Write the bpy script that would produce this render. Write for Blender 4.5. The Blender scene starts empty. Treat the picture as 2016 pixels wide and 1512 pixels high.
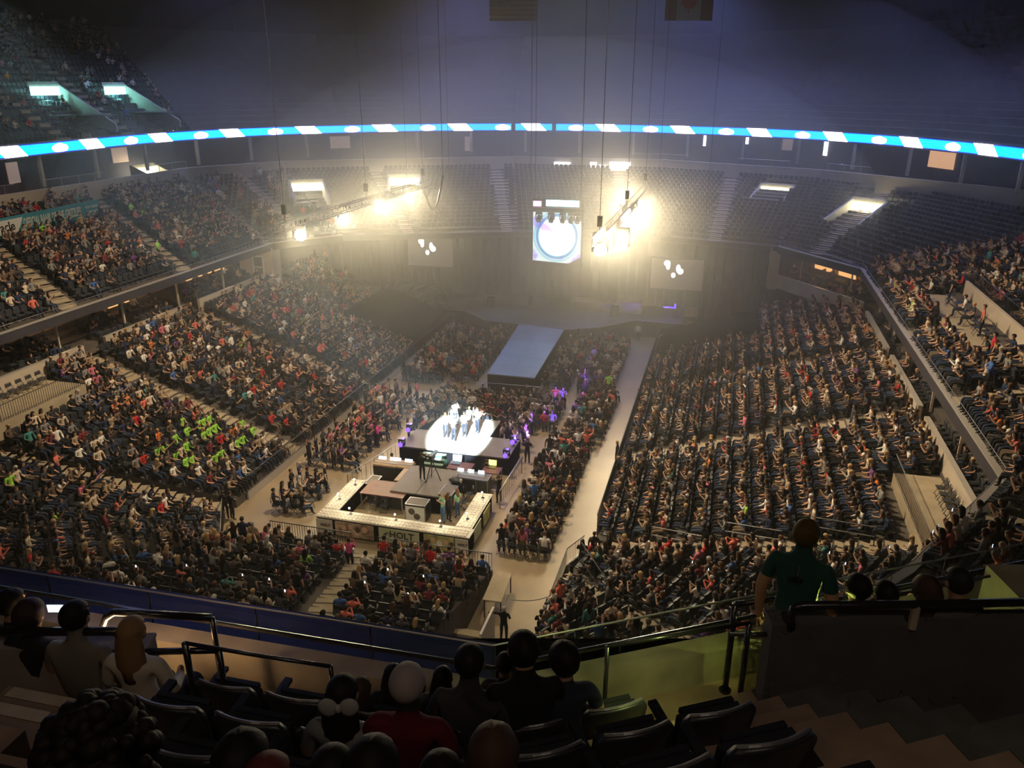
import bpy, bmesh, math, random
from mathutils import Vector, Matrix, Euler
R = math.radians
PI = math.pi
rnd = random.Random(7)
SC = bpy.context.scene
COL = SC.collection

# ---------------------------------------------------------------- camera
EYE = Vector((0, 0, 22.5)); PITCH = R(20.5); YAW = R(15); FPX = 1567.0
cam_d = bpy.data.cameras.new('camera'); cam = bpy.data.objects.new('camera', cam_d); COL.objects.link(cam)
cam_d.sensor_width = 36.0; cam_d.lens = 36.0 * FPX / 2016.0; cam_d.clip_start = 0.05; cam_d.clip_end = 400
cam.location = EYE; cam.rotation_euler = (PI / 2 - PITCH, 0, YAW)
SC.camera = cam
CM = Euler((PI / 2 - PITCH, 0, YAW)).to_matrix()

def ray(px, py):
    return CM @ Vector(((px - 1008) / FPX, -(py - 756) / FPX, -1.0))
def atz(px, py, z):
    d = ray(px, py); return EYE + d * ((z - EYE.z) / d.z)
def atd(px, py, depth):
    return EYE + ray(px, py) * depth
def proj(p):
    q = CM.transposed() @ (Vector(p) - EYE)
    if q.z > -0.1: return None
    return (1008 + FPX * q.x / -q.z, 756 - FPX * q.y / -q.z, -q.z)

# ---------------------------------------------------------------- world, exposure, render quality
w = bpy.data.worlds.new('world'); SC.world = w; w.use_nodes = True
w.node_tree.nodes['Background'].inputs[0].default_value = (0.02, 0.025, 0.05, 1)
w.node_tree.nodes['Background'].inputs[1].default_value = 0.0
SC.view_settings.view_transform = 'Standard'; SC.view_settings.look = 'None'
SC.view_settings.gamma = 1.0; SC.view_settings.exposure = 0.35
SC.view_settings.use_curve_mapping = False
cy = SC.cycles
cy.max_bounces = 3; cy.diffuse_bounces = 2; cy.glossy_bounces = 1; cy.transmission_bounces = 2
cy.volume_bounces = 0; cy.transparent_max_bounces = 6
cy.use_adaptive_sampling = True; cy.adaptive_threshold = 0.03; cy.adaptive_min_samples = 12
cy.use_denoising = True; cy.use_light_tree = False
cy.caustics_reflective = False; cy.caustics_refractive = False
cy.sample_clamp_indirect = 4.0; cy.sample_clamp_direct = 0.0
try:
    cy.volume_step_rate = 5.0
except Exception: pass

def spot(name, loc, to, power, col, size, blend=0.4, rad=0.15):
    l = bpy.data.lights.new(name, 'SPOT'); l.energy = power; l.color = col
    l.spot_size = R(size); l.spot_blend = blend; l.shadow_soft_size = rad
    o = bpy.data.objects.new(name, l); COL.objects.link(o)
    o.location = loc
    o.rotation_euler = (Vector(to) - Vector(loc)).to_track_quat('-Z', 'Y').to_euler()
    return o
def area(name, loc, to, power, col, sx, sy):
    l = bpy.data.lights.new(name, 'AREA'); l.energy = power; l.color = col; l.shape = 'RECTANGLE'; l.size = sx; l.size_y = sy
    o = bpy.data.objects.new(name, l); COL.objects.link(o); o.location = loc
    o.rotation_euler = (Vector(to) - Vector(loc)).to_track_quat('-Z', 'Y').to_euler()
    return o
def point(name, loc, power, col, rad=0.2):
    l = bpy.data.lights.new(name, 'POINT'); l.energy = power; l.color = col; l.shadow_soft_size = rad
    o = bpy.data.objects.new(name, l); COL.objects.link(o); o.location = loc
    return o

WARM = (1.0, 0.77, 0.50); WHITE = (0.9, 0.95, 1.0); BLUE = (0.12, 0.06, 1.0); TEAL = (0.7, 0.93, 1.0)
# house lights: rows of warm downlights on the roof grid above the floor, aimed at the stands
P_FOLLOW = 5000000
HOUSE = [(-10, 42, -33, 44, 3, 50000), (-20, 42, 4, 44, 3, 56000), (-15, 40, -47, 46, 11, 16000), (-15, 40, 17, 44, 11, 20000), (-14, 10, -15, 35, 0, 11000)]  # last entry is an added fill that brightens the booth front
for (x, y, tx, ty, tz, p) in HOUSE:
    spot('house_light', (x, y, 38.5), (tx, ty, tz), p, WARM, 66, 1.0, 0.5)
# follow spot from the roof catwalk behind the camera onto the small stage
_T = atz(905, 855, 1.3); _P = atd(60, 215, 11.0)
FOLLOW = _T + (_P - _T) * 1.72
for (x, y, tx, ty, tz, p) in ((-34, 101, -30, 99, 10, 38000), (-4, 101, -6, 99, 10, 38000), (16, 84, 15, 83, 10, 17000), (-54, 82, -52, 82, 10, 17000)):
    spot('haze_fill_blue', (x, y, 39), (tx, ty, tz), p, (0.28, 0.33, 1.0), 125, 1.0, 0.5)  # added roof spots that tint the far haze blue
spot('haze_fill_blue', (-15, 86, 39), (-15, 80, 8), 16000, (0.55, 0.66, 1.0), 100, 1.0, 0.5)  # one more added spot for the middle of the haze
spot('follow_spot', FOLLOW, _T, P_FOLLOW, TEAL, 3.6, 0.25, 0.12)
# ---------------------------------------------------------------- mesh and object helpers
def mat(name, col, rough=0.7, metal=0.0, emit=0.0, ecol=None, noise=0.0, nscale=3.0, bump=0.0, col2=None, spec=0.3):
    m = bpy.data.materials.new(name); m.use_nodes = True
    nt = m.node_tree; b = nt.nodes['Principled BSDF']
    b.inputs['Base Color'].default_value = (*col, 1); b.inputs['Roughness'].default_value = rough
    b.inputs['Metallic'].default_value = metal; b.inputs['Specular IOR Level'].default_value = spec
    if emit:
        b.inputs['Emission Color'].default_value = (*(ecol or col), 1); b.inputs['Emission Strength'].default_value = emit
    if noise or bump:
        tc = nt.nodes.new('ShaderNodeTexCoord'); n = nt.nodes.new('ShaderNodeTexNoise')
        n.inputs['Scale'].default_value = nscale; n.inputs['Detail'].default_value = 5
        nt.links.new(tc.outputs['Object'], n.inputs['Vector'])
        if noise:
            r = nt.nodes.new('ShaderNodeValToRGB'); c2 = col2 or tuple(c * (1 - noise) for c in col)
            r.color_ramp.elements[0].position = 0.32; r.color_ramp.elements[1].position = 0.68
            r.color_ramp.elements[0].color = (*c2, 1); r.color_ramp.elements[1].color = (*col, 1)
            nt.links.new(n.outputs['Fac'], r.inputs['Fac']); nt.links.new(r.outputs['Color'], b.inputs['Base Color'])
        if bump:
            bp = nt.nodes.new('ShaderNodeBump'); bp.inputs['Strength'].default_value = bump
            nt.links.new(n.outputs['Fac'], bp.inputs['Height']); nt.links.new(bp.outputs['Normal'], b.inputs['Normal'])
    return m

def amat(name, attr, default, rough=0.8):
    """colour taken from a per-instance / per-object attribute"""
    m = bpy.data.materials.new(name); m.use_nodes = True; nt = m.node_tree; b = nt.nodes['Principled BSDF']
    a = nt.nodes.new('ShaderNodeAttribute'); a.attribute_type = 'INSTANCER'; a.attribute_name = attr
    nt.links.new(a.outputs['Color'], b.inputs['Base Color']); b.inputs['Roughness'].default_value = rough
    b.inputs['Specular IOR Level'].default_value = 0.2
    return m

class MB:
    def __init__(s): s.v = []; s.f = []; s.m = []
    def add(s, vs, fs, mi=0):
        b = len(s.v); s.v += [tuple(v) for v in vs]; s.f += [tuple(b + i for i in f) for f in fs]; s.m += [mi] * len(fs); return s
    def box(s, c, d, rz=0.0, mi=0, M=None):
        x, y, z = d[0] / 2, d[1] / 2, d[2] / 2
        vs = [Vector((a * x, b * y, e * z)) for e in (-1, 1) for b in (-1, 1) for a in (-1, 1)]
        if M is None: M = Matrix.Rotation(rz, 3, 'Z')
        vs = [M @ v + Vector(c) for v in vs]
        return s.add(vs, [(0, 2, 3, 1), (4, 5, 7, 6), (0, 1, 5, 4), (2, 6, 7, 3), (0, 4, 6, 2), (1, 3, 7, 5)], mi)
    def bar(s, p, q, w, h=None, mi=0, up=(0, 0, 1)):
        """a rectangular bar from p to q"""
        h = h or w; p = Vector(p); q = Vector(q); d = (q - p).normalized(); u = Vector(up)
        if abs(d.dot(u)) > 0.99: u = Vector((0, 1, 0))
        r = d.cross(u).normalized() * w / 2; t = r.normalized().cross(d).normalized() * h / 2
        vs = [e + a * r + b * t for e in (p, q) for a, b in ((-1, -1), (1, -1), (1, 1), (-1, 1))]
        return s.add(vs, [(0, 1, 2, 3), (7, 6, 5, 4), (0, 4, 5, 1), (1, 5, 6, 2), (2, 6, 7, 3), (3, 7, 4, 0)], mi)
    def cyl(s, p, q, r, r2=None, n=8, mi=0, cap=True):
        r2 = r if r2 is None else r2; p = Vector(p); q = Vector(q); d = (q - p).normalized()
        u = d.orthogonal().normalized(); w_ = d.cross(u)
        vs = []
        for e, rr in ((p, r), (q, r2)):
            for i in range(n):
                a = 2 * PI * i / n; vs.append(e + u * math.cos(a) * rr + w_ * math.sin(a) * rr)
        fs = [(i, (i + 1) % n, n + (i + 1) % n, n + i) for i in range(n)]
        if cap: fs += [tuple(range(n))[::-1], tuple(range(n, 2 * n))]
        return s.add(vs, fs, mi)
    def tube(s, pts, r, n=8, mi=0):
        """round tube swept along a path with mitred joints"""
        pts = [Vector(p) for p in pts]; rings = []; u = None
        for i, p in enumerate(pts):
            d = ((pts[min(i + 1, len(pts) - 1)] - p).normalized() + (p - pts[max(i - 1, 0)]).normalized()).normalized()
            if u is None: u = d.orthogonal().normalized()
            u = (u - d * u.dot(d)).normalized(); w_ = d.cross(u)
            rings.append([p + (u * math.cos(2 * PI * k / n) + w_ * math.sin(2 * PI * k / n)) * r for k in range(n)])
        vs = [v for rg in rings for v in rg]; fs = []
        for i in range(len(pts) - 1):
            fs += [(i * n + k, i * n + (k + 1) % n, (i + 1) * n + (k + 1) % n, (i + 1) * n + k) for k in range(n)]
        fs += [tuple(range(n))[::-1], tuple(range(len(vs) - n, len(vs)))]
        return s.add(vs, fs, mi)
    def ball(s, c, r, n=8, m=6, mi=0, M=None):
        r = r if hasattr(r, '__len__') else (r, r, r); vs = []; c = Vector(c)
        for j in range(m + 1):
            t = PI * j / m
            for i in range(n):
                a = 2 * PI * i / n
                v = Vector((r[0] * math.sin(t) * math.cos(a), r[1] * math.sin(t) * math.sin(a), r[2] * math.cos(t)))
                vs.append(c + (M @ v if M else v))
        fs = [(j * n + i, (j + 1) * n + i, (j + 1) * n + (i + 1) % n, j * n + (i + 1) % n) for j in range(m) for i in range(n)]
        return s.add(vs, fs, mi)
    def prism(s, poly, z0, z1, mi=0, top=None):
        """closed polygon (x,y) extruded from z0 to z1"""
        n = len(poly); vs = [(p[0], p[1], z0) for p in poly] + [(p[0], p[1], z1) for p in poly]
        s.add(vs, [tuple(range(n))[::-1]] + [(i, (i + 1) % n, n + (i + 1) % n, n + i) for i in range(n)], mi)
        return s.add(vs[n:], [tuple(range(n))], mi if top is None else top)
    def ribbon(s, pts, z0, z1, th=0.2, mi=0, closed=False):
        """a wall of thickness th along an (x,y) polyline"""
        n = len(pts); off = []
        P = [Vector((p[0], p[1])) for p in pts]
        for i in range(n):
            a = P[i] - P[i - 1] if i else P[1] - P[0]; b = P[i + 1] - P[i] if i < n - 1 else P[i] - P[i - 1]
            d = (a.normalized() + b.normalized()).normalized(); off.append(P[i] + Vector((-d.y, d.x)) * th)
        for i in range(n - 1):
            a, b, c, d = P[i], P[i + 1], off[i + 1], off[i]
            s.add([(q.x, q.y, z) for z in (z0, z1) for q in (a, b, c, d)],
                  [(0, 3, 2, 1), (4, 5, 6, 7), (0, 1, 5, 4), (1, 2, 6, 5), (2, 3, 7, 6), (3, 0, 4, 7)], mi)
        return s
    def mesh(s, name, mats, smooth=False):
        me = bpy.data.meshes.new(name); me.from_pydata(s.v, [], s.f)
        for m in (mats if isinstance(mats, (list, tuple)) else [mats]): me.materials.append(m)
        me.polygons.foreach_set('material_index', s.m)
        if smooth: me.polygons.foreach_set('use_smooth', [True] * len(s.f))
        me.validate(); me.update(); return me
    def build(s, name, mats, parent=None, smooth=False, loc=None, rz=0.0):
        return link(name, s.mesh(name, mats, smooth), parent, loc, rz)

def link(name, me, parent=None, loc=None, rz=0.0):
    o = bpy.data.objects.new(name, me); COL.objects.link(o)
    if parent is not None: o.parent = parent
    if loc is not None: o.location = loc
    if rz: o.rotation_euler = (0, 0, rz)
    return o
def tag(o, label, cat, group=None, kind=None):
    o['label'] = label; o['category'] = cat
    if group: o['group'] = group
    if kind: o['kind'] = kind
    return o
def struct(o, label=None):
    o['kind'] = 'structure'
    if label: o['label'] = label
    return o
def thing(name, label, cat, loc=(0, 0, 0), rz=0.0, group=None):
    o = bpy.data.objects.new(name, None); COL.objects.link(o); o.empty_display_size = 0.2
    o.location = loc; o.rotation_euler = (0, 0, rz)
    return tag(o, label, cat, group)
def dup(root, loc=None, rz=None, label=None, group=None):
    r = root.copy(); COL.objects.link(r)
    if loc is not None: r.location = loc
    if rz is not None: r.rotation_euler = (0, 0, rz)
    if label: r['label'] = label
    if group: r['group'] = group
    for ch in root.children:
        c = ch.copy(); COL.objects.link(c); c.parent = r
        for g in ch.children:
            d = g.copy(); COL.objects.link(d); d.parent = c
    return r

# materials ------------------------------------------------------
M = {}
M['concrete'] = mat('tread concrete', (0.11, 0.097, 0.083), 0.85, noise=0.3, nscale=0.8)
M['step'] = mat('aisle step concrete', (0.42, 0.35, 0.24), 0.8, noise=0.2, nscale=1.5)
M['cream'] = mat('cream painted parapet', (0.50, 0.43, 0.34), 0.7, noise=0.12, nscale=0.7)
M['fascia'] = mat('dark fascia', (0.045, 0.042, 0.05), 0.45, noise=0.2)
M['black'] = mat('black drape', (0.004, 0.004, 0.005), 0.95, spec=0.0)
M['blackmetal'] = mat('black painted metal', (0.015, 0.015, 0.017), 0.4, spec=0.5)
M['steel'] = mat('grey steel', (0.35, 0.35, 0.36), 0.35, metal=0.8)
M['rail'] = mat('pale rail', (0.45, 0.42, 0.38), 0.4, metal=0.3)
M['ceil'] = mat('dark roof deck', (0.035, 0.04, 0.06), 0.9)
M['wall'] = mat('dim concourse wall', (0.12, 0.11, 0.13), 0.85, noise=0.2)
M['suite'] = mat('suite interior', (0.42, 0.26, 0.13), 0.6, noise=0.2)
M['seat'] = mat('charcoal seat plastic', (0.035, 0.04, 0.048), 0.5, spec=0.4)
M['floor'] = mat('arena floor', (0.36, 0.28, 0.17), 0.38, noise=0.28, nscale=0.35, col2=(0.26, 0.2, 0.125), spec=0.5)
M['white'] = mat('white paint', (0.7, 0.7, 0.68), 0.5)
M['warmlamp'] = mat('vomitory lamp panel', (1, 0.95, 0.75), emit=9.0, ecol=(1.0, 0.9, 0.6))
M['teallamp'] = mat('cool lamp panel', (0.7, 1, 1), emit=4.0, ecol=(0.4, 1.0, 1.0))
M['bulb'] = mat('lit lamp lens', (1, 0.95, 0.8), emit=120.0, ecol=(1.0, 0.9, 0.62))
M['bluebulb'] = mat('lit blue lens', (0.1, 0.1, 1), emit=5.0, ecol=(0.07, 0.025, 1.0))

# ---------------------------------------------------------------- stands
def lerp(a, b, t): return (a[0] + (b[0] - a[0]) * t, a[1] + (b[1] - a[1]) * t)
def row_line(F, B, t): return [lerp(a, b, t) for a, b in zip(F, B)]
def plen(L): return sum(math.dist(L[i], L[i + 1]) for i in range(len(L) - 1))
def walk(L, step, start=0.0):
    out = []; s = start; acc = 0.0
    for i in range(len(L) - 1):
        d = math.dist(L[i], L[i + 1])
        if d < 1e-6: continue
        while s <= acc + d:
            t = (s - acc) / d; p = lerp(L[i], L[i + 1], t)
            out.append((p[0], p[1], (L[i + 1][0] - L[i][0]) / d, (L[i + 1][1] - L[i][1]) / d)); s += step
        acc += d
    return out
SEATS = []      # x, y, z, heading, stand name, row, index, density
STANDS = {}
def stand(name, F, B, n, z0, z1, aisles=(), density=0.8, skip=None, seats=True, aw=0.65, base=None):
    """tiers between a front and a back polyline; aisles are (front point, back point) lines"""
    mb = MB()
    for k in range(n):
        a = row_line(F, B, k / n); b = row_line(F, B, (k + 1) / n)
        z = z0 + (z1 - z0) * k / n; zb = z0 + (z1 - z0) * (k + 1) / n
        for i in range(len(a) - 1):
            mb.add([(*a[i], z), (*a[i + 1], z), (*b[i + 1], z), (*b[i], z)], [(0, 1, 2, 3)])
            mb.add([(*b[i], z), (*b[i + 1], z), (*b[i + 1], zb), (*b[i], zb)], [(0, 1, 2, 3)])
    lo = (z0 - 1.0) if base is None else base
    for i in range(len(F) - 1):   # front upstand
        mb.add([(*F[i], lo), (*F[i + 1], lo), (*F[i + 1], z0), (*F[i], z0)], [(0, 1, 2, 3)])
    for e in (0, -1):             # end cheeks
        f = Vector((*F[e], 0)); b = Vector((*B[e], 0))
        mb.add([(f.x, f.y, lo), (b.x, b.y, lo), (b.x, b.y, z1), (f.x, f.y, z0)], [(0, 1, 2, 3)])
    o = struct(mb.build('floor_stand', M['concrete']), 'stepped concrete terrace of the ' + name)
    STANDS[name] = o
    for ai, (fa, ba) in enumerate(aisles):
        ha = math.atan2(ba[1] - fa[1], ba[0] - fa[0])
        depth = math.dist(fa, ba)
        sm = MB(); sm.box((0, 0, 0), (depth / n / 2, 1.1, (z1 - z0) / n / 2))
        sm.box((-depth / n / 4 + 0.03, 0, (z1 - z0) / n / 4 + 0.006), (0.07, 1.1, 0.012), mi=1)
        me = sm.mesh('step', [M['step'], M['concrete']])
        for k in range(n):
            p = lerp(fa, ba, (k + 0.75) / n)
            s = link('step', me, o, (p[0], p[1], z0 + (z1 - z0) * (k + 0.25) / n + 0.004), ha)
        sm2 = MB()
        for k in range(n):
            p = lerp(fa, ba, (k + 0.25) / n); sm2.box((p[0], p[1], z0 + (z1 - z0) * k / n + 0.006), (depth / n / 2, 1.1, 0.012), ha)
        sm2.build('aisle_strip', M['step'], o)
    if not seats: return o
    for k in range(n):
        L = row_line(F, B, (k + 0.62) / n); z = z0 + (z1 - z0) * k / n; idx = 0
        for (x, y, dx, dy) in walk(L, 0.56, 0.3):
            fx, fy = dy, -dx
            c0 = lerp(F[0], F[-1], 0.5); c1 = lerp(B[0], B[-1], 0.5)
            if fx * (c0[0] - c1[0]) + fy * (c0[1] - c1[1]) < 0: fx, fy = -fx, -fy
            h = math.atan2(-fx, fy)      # heading that turns local +Y to the front
            ok = True
            for fa, ba in aisles:
                c = lerp(fa, ba, (k + 0.62) / n)
                if math.hypot(x - c[0], y - c[1]) < aw + 0.28: ok = False
            if skip and skip(x, y, k): ok = False
            idx += 1
            if z > 8 and invom(x, y): ok = False
            if ok: SEATS.append((x, y, z, h, name, k, idx, density))
    return o
# ---------------------------------------------------------------- arena shell
fl = MB(); fl.add([(-27, 12, 0), (0, 12, 0), (0, 100, 0), (-42, 100, 0), (-42, 60, 0), (-27, 40, 0)], [(0, 1, 2, 3, 4, 5)])
struct(fl.build('floor', M['floor']), 'worn tan arena floor with aisles between the seating blocks')
gd = MB(); gd.add([(-90, -30, -1.2), (60, -30, -1.2), (60, 140, -1.2), (-90, 140, -1.2)], [(0, 1, 2, 3)])
struct(gd.build('floor_slab', M['black']))

# rings (plan outlines)
FAS = [(-40.4, 20), (-40.4, 64.8), (-36, 70.5), (-20, 77), (-6, 78), (4.8, 75.3), (10.8, 67), (10.8, 29.9), (6.3, 22.5), (1, 16)]
BCK = [(-55.5, 18), (-55.6, 75), (-50, 85), (-26, 98), (-8, 98), (9, 90), (24, 76), (26.5, 62), (26.5, 28), (16, 12)]
RIB = [(-56, 20), (-56.3, 50), (-57.3, 62), (-58, 71), (-56.8, 80), (-53.5, 88), (-47, 95.5), (-38.5, 102), (-28.8, 106), (-18, 107), (-8, 105), (2.8, 100.5), (10, 94.5), (15.5, 88), (19.5, 80), (22.5, 72), (24.5, 62), (25, 50), (25, 20)]

# vomitories: (x, y, z of the deck, heading towards the floor)
VOM = []
for px, py, z, fx, fy, nm, cool in ((606, 383, 11.6, 16, -22, 'on the far left club deck', 0), (797, 372, 11.8, 9, -24, 'on the far club deck, left of the screen', 0),
                          (1525, 392, 11.4, -9, -22, 'on the far right club deck under a wall lamp', 0), (1703, 425, 11.2, -14, -16, 'on the far right club deck beside the filled seats', 0),
                          (292, 352, 13.2, 1, 0, 'at the back of the left club deck', 0),
                          (88, 192, 21.0, 1, 0, 'on the left upper deck, nearer one', 1), (228, 190, 21.0, 1, .1, 'on the left upper deck, farther one', 1)):
    c = atz(px, py, z)
    if cool:      # centre of the cut from the point of the sloping deck seen at the lamp
        d_ = ray(px, py); c = EYE + d_ * (-37.88 / (d_.z + .566 * d_.x))
        c = c + Vector((2.4, 0, 0)); z = 18.6 + (-58.8 - c.x) * .566
    VOM.append((c.x, c.y, z, math.atan2(-fx, fy), nm, cool))
def invom(x, y, m=0.0):
    for (cx, cy_, z, h, nm, cool) in VOM:
        dx, dy = x - cx, y - cy_; a = dx * math.cos(-h) - dy * math.sin(-h); b = dx * math.sin(-h) + dy * math.cos(-h)
        if abs(a) < 2.0 + m and -1.2 < b < 4.2: return True
    return False
# lower bowl
S_L = stand('left lower stand', [(-25.5, 72.6), (-25.5, 34.6)], [(-40.4, 76), (-40.4, 29.3)], 17, 0.5, 5.5,
            [((-25.5, 41.5), (-40.4, 41.5)), ((-25.5, 53.2), (-40.4, 53.2)), ((-25.5, 65), (-40.4, 65))], 0.86,
            skip=lambda x, y, k: (k >= 13 and y < 37.8) or (y > 62.5 and k < 8) or (y > 69 and k < 12), base=0)
S_C = stand('left corner stand', [(-25.3, 33.2), (-24.4, 31.2), (-23.0, 29.6)], [(-40.4, 28.0), (-39, 20), (-31, 13)], 17, 0.5, 5.5,
            [((-25.4, 33.6), (-40.4, 28.6))], 0.84, aw=0.5, base=0)
S_N = stand('near end stand', [(-22.3, 29.0), (-21.4, 31.2), (-9.5, 31.2)], [(-30.4, 12.5), (-27, 12), (-9.5, 12)], 19, 0.6, 6.4,
            [((-16, 31.2), (-11.6, 12)), ((-22.5, 29.2), (-30.6, 13.2))], 0.8, aw=0.5, base=0)
S_R = stand('right lower stand', [(-5, 35.3), (-5, 72)], [(10.8, 31.6), (10.8, 72)], 17, 0.7, 5.5,
            [((-5, 45.3), (10.8, 45.3)), ((-5, 57), (10.8, 57))], 0.95,
            skip=lambda x, y, k: (k >= 14 and y < 37.6) or (y > 64.5 and k < 9), base=0)
S_RC = stand('right corner stand', [(-5.3, 34.2), (-5.7, 32.2)], [(10.8, 30.6), (4.5, 19.5)], 17, 0.7, 5.5,
             [((-5.2, 34.6), (10.8, 31.1))], 0.82, aw=0.5, base=0)
S_RN = stand('right tunnel stand', [(-5.8, 31.4), (-5.8, 29)], [(4.0, 19), (-5.8, 12)], 17, 0.7, 5.5,
             [((-5.7, 31.8), (4.2, 19.3))], 0.7, aw=0.4, base=0)
S_LF = stand('left far lower stand', [(-25.5, 76.5), (-27.5, 81)], [(-40.4, 70), (-36.5, 84)], 15, 0.5, 5.0, [], 0.0, base=0)
# club deck
S_CL = stand('left club deck', [(-40.6, 20), (-40.6, 64.9)], [(-55.4, 18), (-55.4, 75)], 16, 9.0, 12.9,
             [((-40.6, 41), (-55.4, 47.6)), ((-40.6, 64.5), (-55.4, 75)), ((-40.6, 52.8), (-55.4, 61))], 0.84,
             skip=lambda x, y, k: k in (11, 12, 13) and y < 60.5, base=8.4)
S_CF1 = stand('left corner club deck', [(-40.4, 65.2), (-36, 70.5)], [(-55.5, 75.5), (-50, 84.7)], 16, 9.0, 12.9, [((-38, 68), (-52.6, 80.4))], 0.4, base=8.4)
S_CF2 = stand('far left club deck', [(-36, 70.5), (-20, 77)], [(-50, 85), (-26, 97.8)], 18, 9.0, 13.0, [((-30, 73), (-41, 90)), ((-21, 76.6), (-28, 97))], 0.0, base=8.4)
S_CF3 = stand('far club deck', [(-20, 77), (-6, 78), (4.6, 75.4)], [(-26, 97.8), (-8, 97.8), (9, 90)], 18, 9.0, 13.0, [((-10, 77.8), (-13, 97.6)), ((-1, 76.8), (0, 94))], 0.0, base=8.4)
S_CF4 = stand('far right club deck', [(4.8, 75.3), (8.8, 71.9), (10.7, 67.2)], [(9, 90), (17.6, 82.5), (26.2, 65)], 17, 9.0, 12.9, [((7.6, 72.6), (14.5, 85)), ((10.4, 70), (21.5, 77))], 0.0, base=8.4)
S_CR = stand('right club deck', [(10.8, 67), (10.8, 30.2)], [(26.2, 64), (26.4, 28.6)], 17, 9.0, 12.9,
             [((10.8, 60), (26.3, 60.5)), ((10.8, 49), (26.3, 50)), ((10.8, 38), (26.3, 38))], 0.9, base=8.4,
             skip=lambda x, y, k: 43 < y < 56 and 1.6 < k < 4.6)
S_CRN = stand('right near club deck', [(10.6, 29.9), (6.3, 22.5)], [(26.4, 28), (16, 12)], 17, 9.0, 12.9, [((8.5, 26.3), (22, 20.5))], 0.62, base=8.4)
# upper decks beyond the light ribbon
S_UL = stand('left upper deck', [(-57.6, 20), (-59, 62), (-59.8, 71), (-59.2, 81)], [(-77, 14), (-79, 64), (-79, 76), (-77, 90)], 20, 17.9, 29.5, [((-57.5, 52), (-78, 52)), ((-57.8, 62), (-79, 64)), ((-58.4, 71), (-79, 76))], 0.35, base=17.9)
S_UF = stand('far upper deck', [(-59.2, 81.5), (-49, 98), (-29, 108.8), (-7.5, 107.8), (4.2, 103), (17.9, 89.3), (25.2, 72), (27, 50)],
             [(-77, 91), (-60, 114), (-32, 126), (-4, 125), (12, 118), (32, 98), (42, 76), (45, 50)], 18, 17.9, 29.5, [], 0.0, seats=False, base=17.9)

def ring_wall(name, L, z0, z1, m, th=0.3, label=None, off=0.0):
    mb = MB(); mb.ribbon(L, z0, z1, th); return struct(mb.build(name, m), label)
ring_wall('wall_club_back', BCK, 12.5, 14.45, M['cream'], 0.25, 'cream parapet wall behind the club deck')
# concourse wall and soffit behind the parapet, below the ribbon
def offset(L, d):
    P = [Vector(p) for p in L]; out = []
    for i in range(len(P)):
        a = (P[i] - P[i - 1]) if i else (P[1] - P[0]); b = (P[i + 1] - P[i]) if i < len(P) - 1 else a
        t = (a.normalized() + b.normalized()).normalized(); out.append((P[i].x - t.y * d, P[i].y + t.x * d))
    return out
ring_wall('wall_concourse', offset(RIB, 5.0), 13.0, 18.0, M['wall'], 0.3, 'dim wall behind the boxes under the light ribbon')
sf = MB(); o5 = offset(RIB, 5.2); o1 = offset(RIB, 1.0); bb = BCK
for i in range(len(RIB) - 1):
    sf.add([(*o1[i], 17.25), (*o1[i + 1], 17.25), (*o5[i + 1], 17.25), (*o5[i], 17.25)], [(0, 1, 2, 3)])
struct(sf.build('ceiling_concourse', M['wall']))
cf = MB(); ro = offset(RIB, 5.2)
# concourse floor strip between parapet and wall
bo = offset(BCK, 9)
for i in range(len(BCK) - 1):
    cf.add([(*BCK[i], 13.3), (*BCK[i + 1], 13.3), (*bo[i + 1], 13.3), (*bo[i], 13.3)], [(0, 1, 2, 3)])
struct(cf.build('floor_concourse', M['fascia']))
# fascia of the club deck: dark band with a pale rail line on top
ring_wall('trim_club_fascia', FAS[:3], 8.4, 9.0, M['fascia'], -0.25, 'dark fascia band under the left club deck')
ring_wall('trim_club_fascia_right', FAS[5:], 8.4, 9.0, M['fascia'], -0.25, 'dark fascia band under the right club deck')
ring_wall('trim_club_fascia_far', FAS[2:6], 8.6, 9.0, M['fascia'], -0.25)
for L in (FAS[:3], FAS[5:]):
    t = MB(); t.tube([(x, y, 9.4) for x, y in offset(L, -0.1)], 0.015, 6)
    for (x, y, dx, dy) in walk(offset(L, -0.1), 3.0): t.bar((x, y, 9.0), (x, y, 9.4), 0.02)
    t2 = MB(); t2.ribbon(L, 9.0, 9.06, -0.3)
    o = tag(t.build('guard_rail', M['steel']), 'thin steel guard rail along the %s club deck front edge' % ('left' if L is not FAS[5:] and L[0][0] < 0 else 'right'), 'railing')
    t2.build('coping', M['rail'], o)

# roof
rf = MB(); rf.add([(-90, -30, 40), (60, -30, 40), (60, 140, 40), (-90, 140, 40)], [(0, 3, 2, 1)])
struct(rf.build('ceiling', M['ceil']), 'dark arena roof')
for nm, a, b in (('wall_left', (-90, -30), (-90, 140)), ('wall_far', (-90, 140), (60, 140)), ('wall_right', (60, 140), (60, -30)), ('wall_back', (60, -30), (-90, -30))):
    q = MB(); q.ribbon([a, b], -1, 40, 0.4); struct(q.build(nm, M['ceil']))

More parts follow.
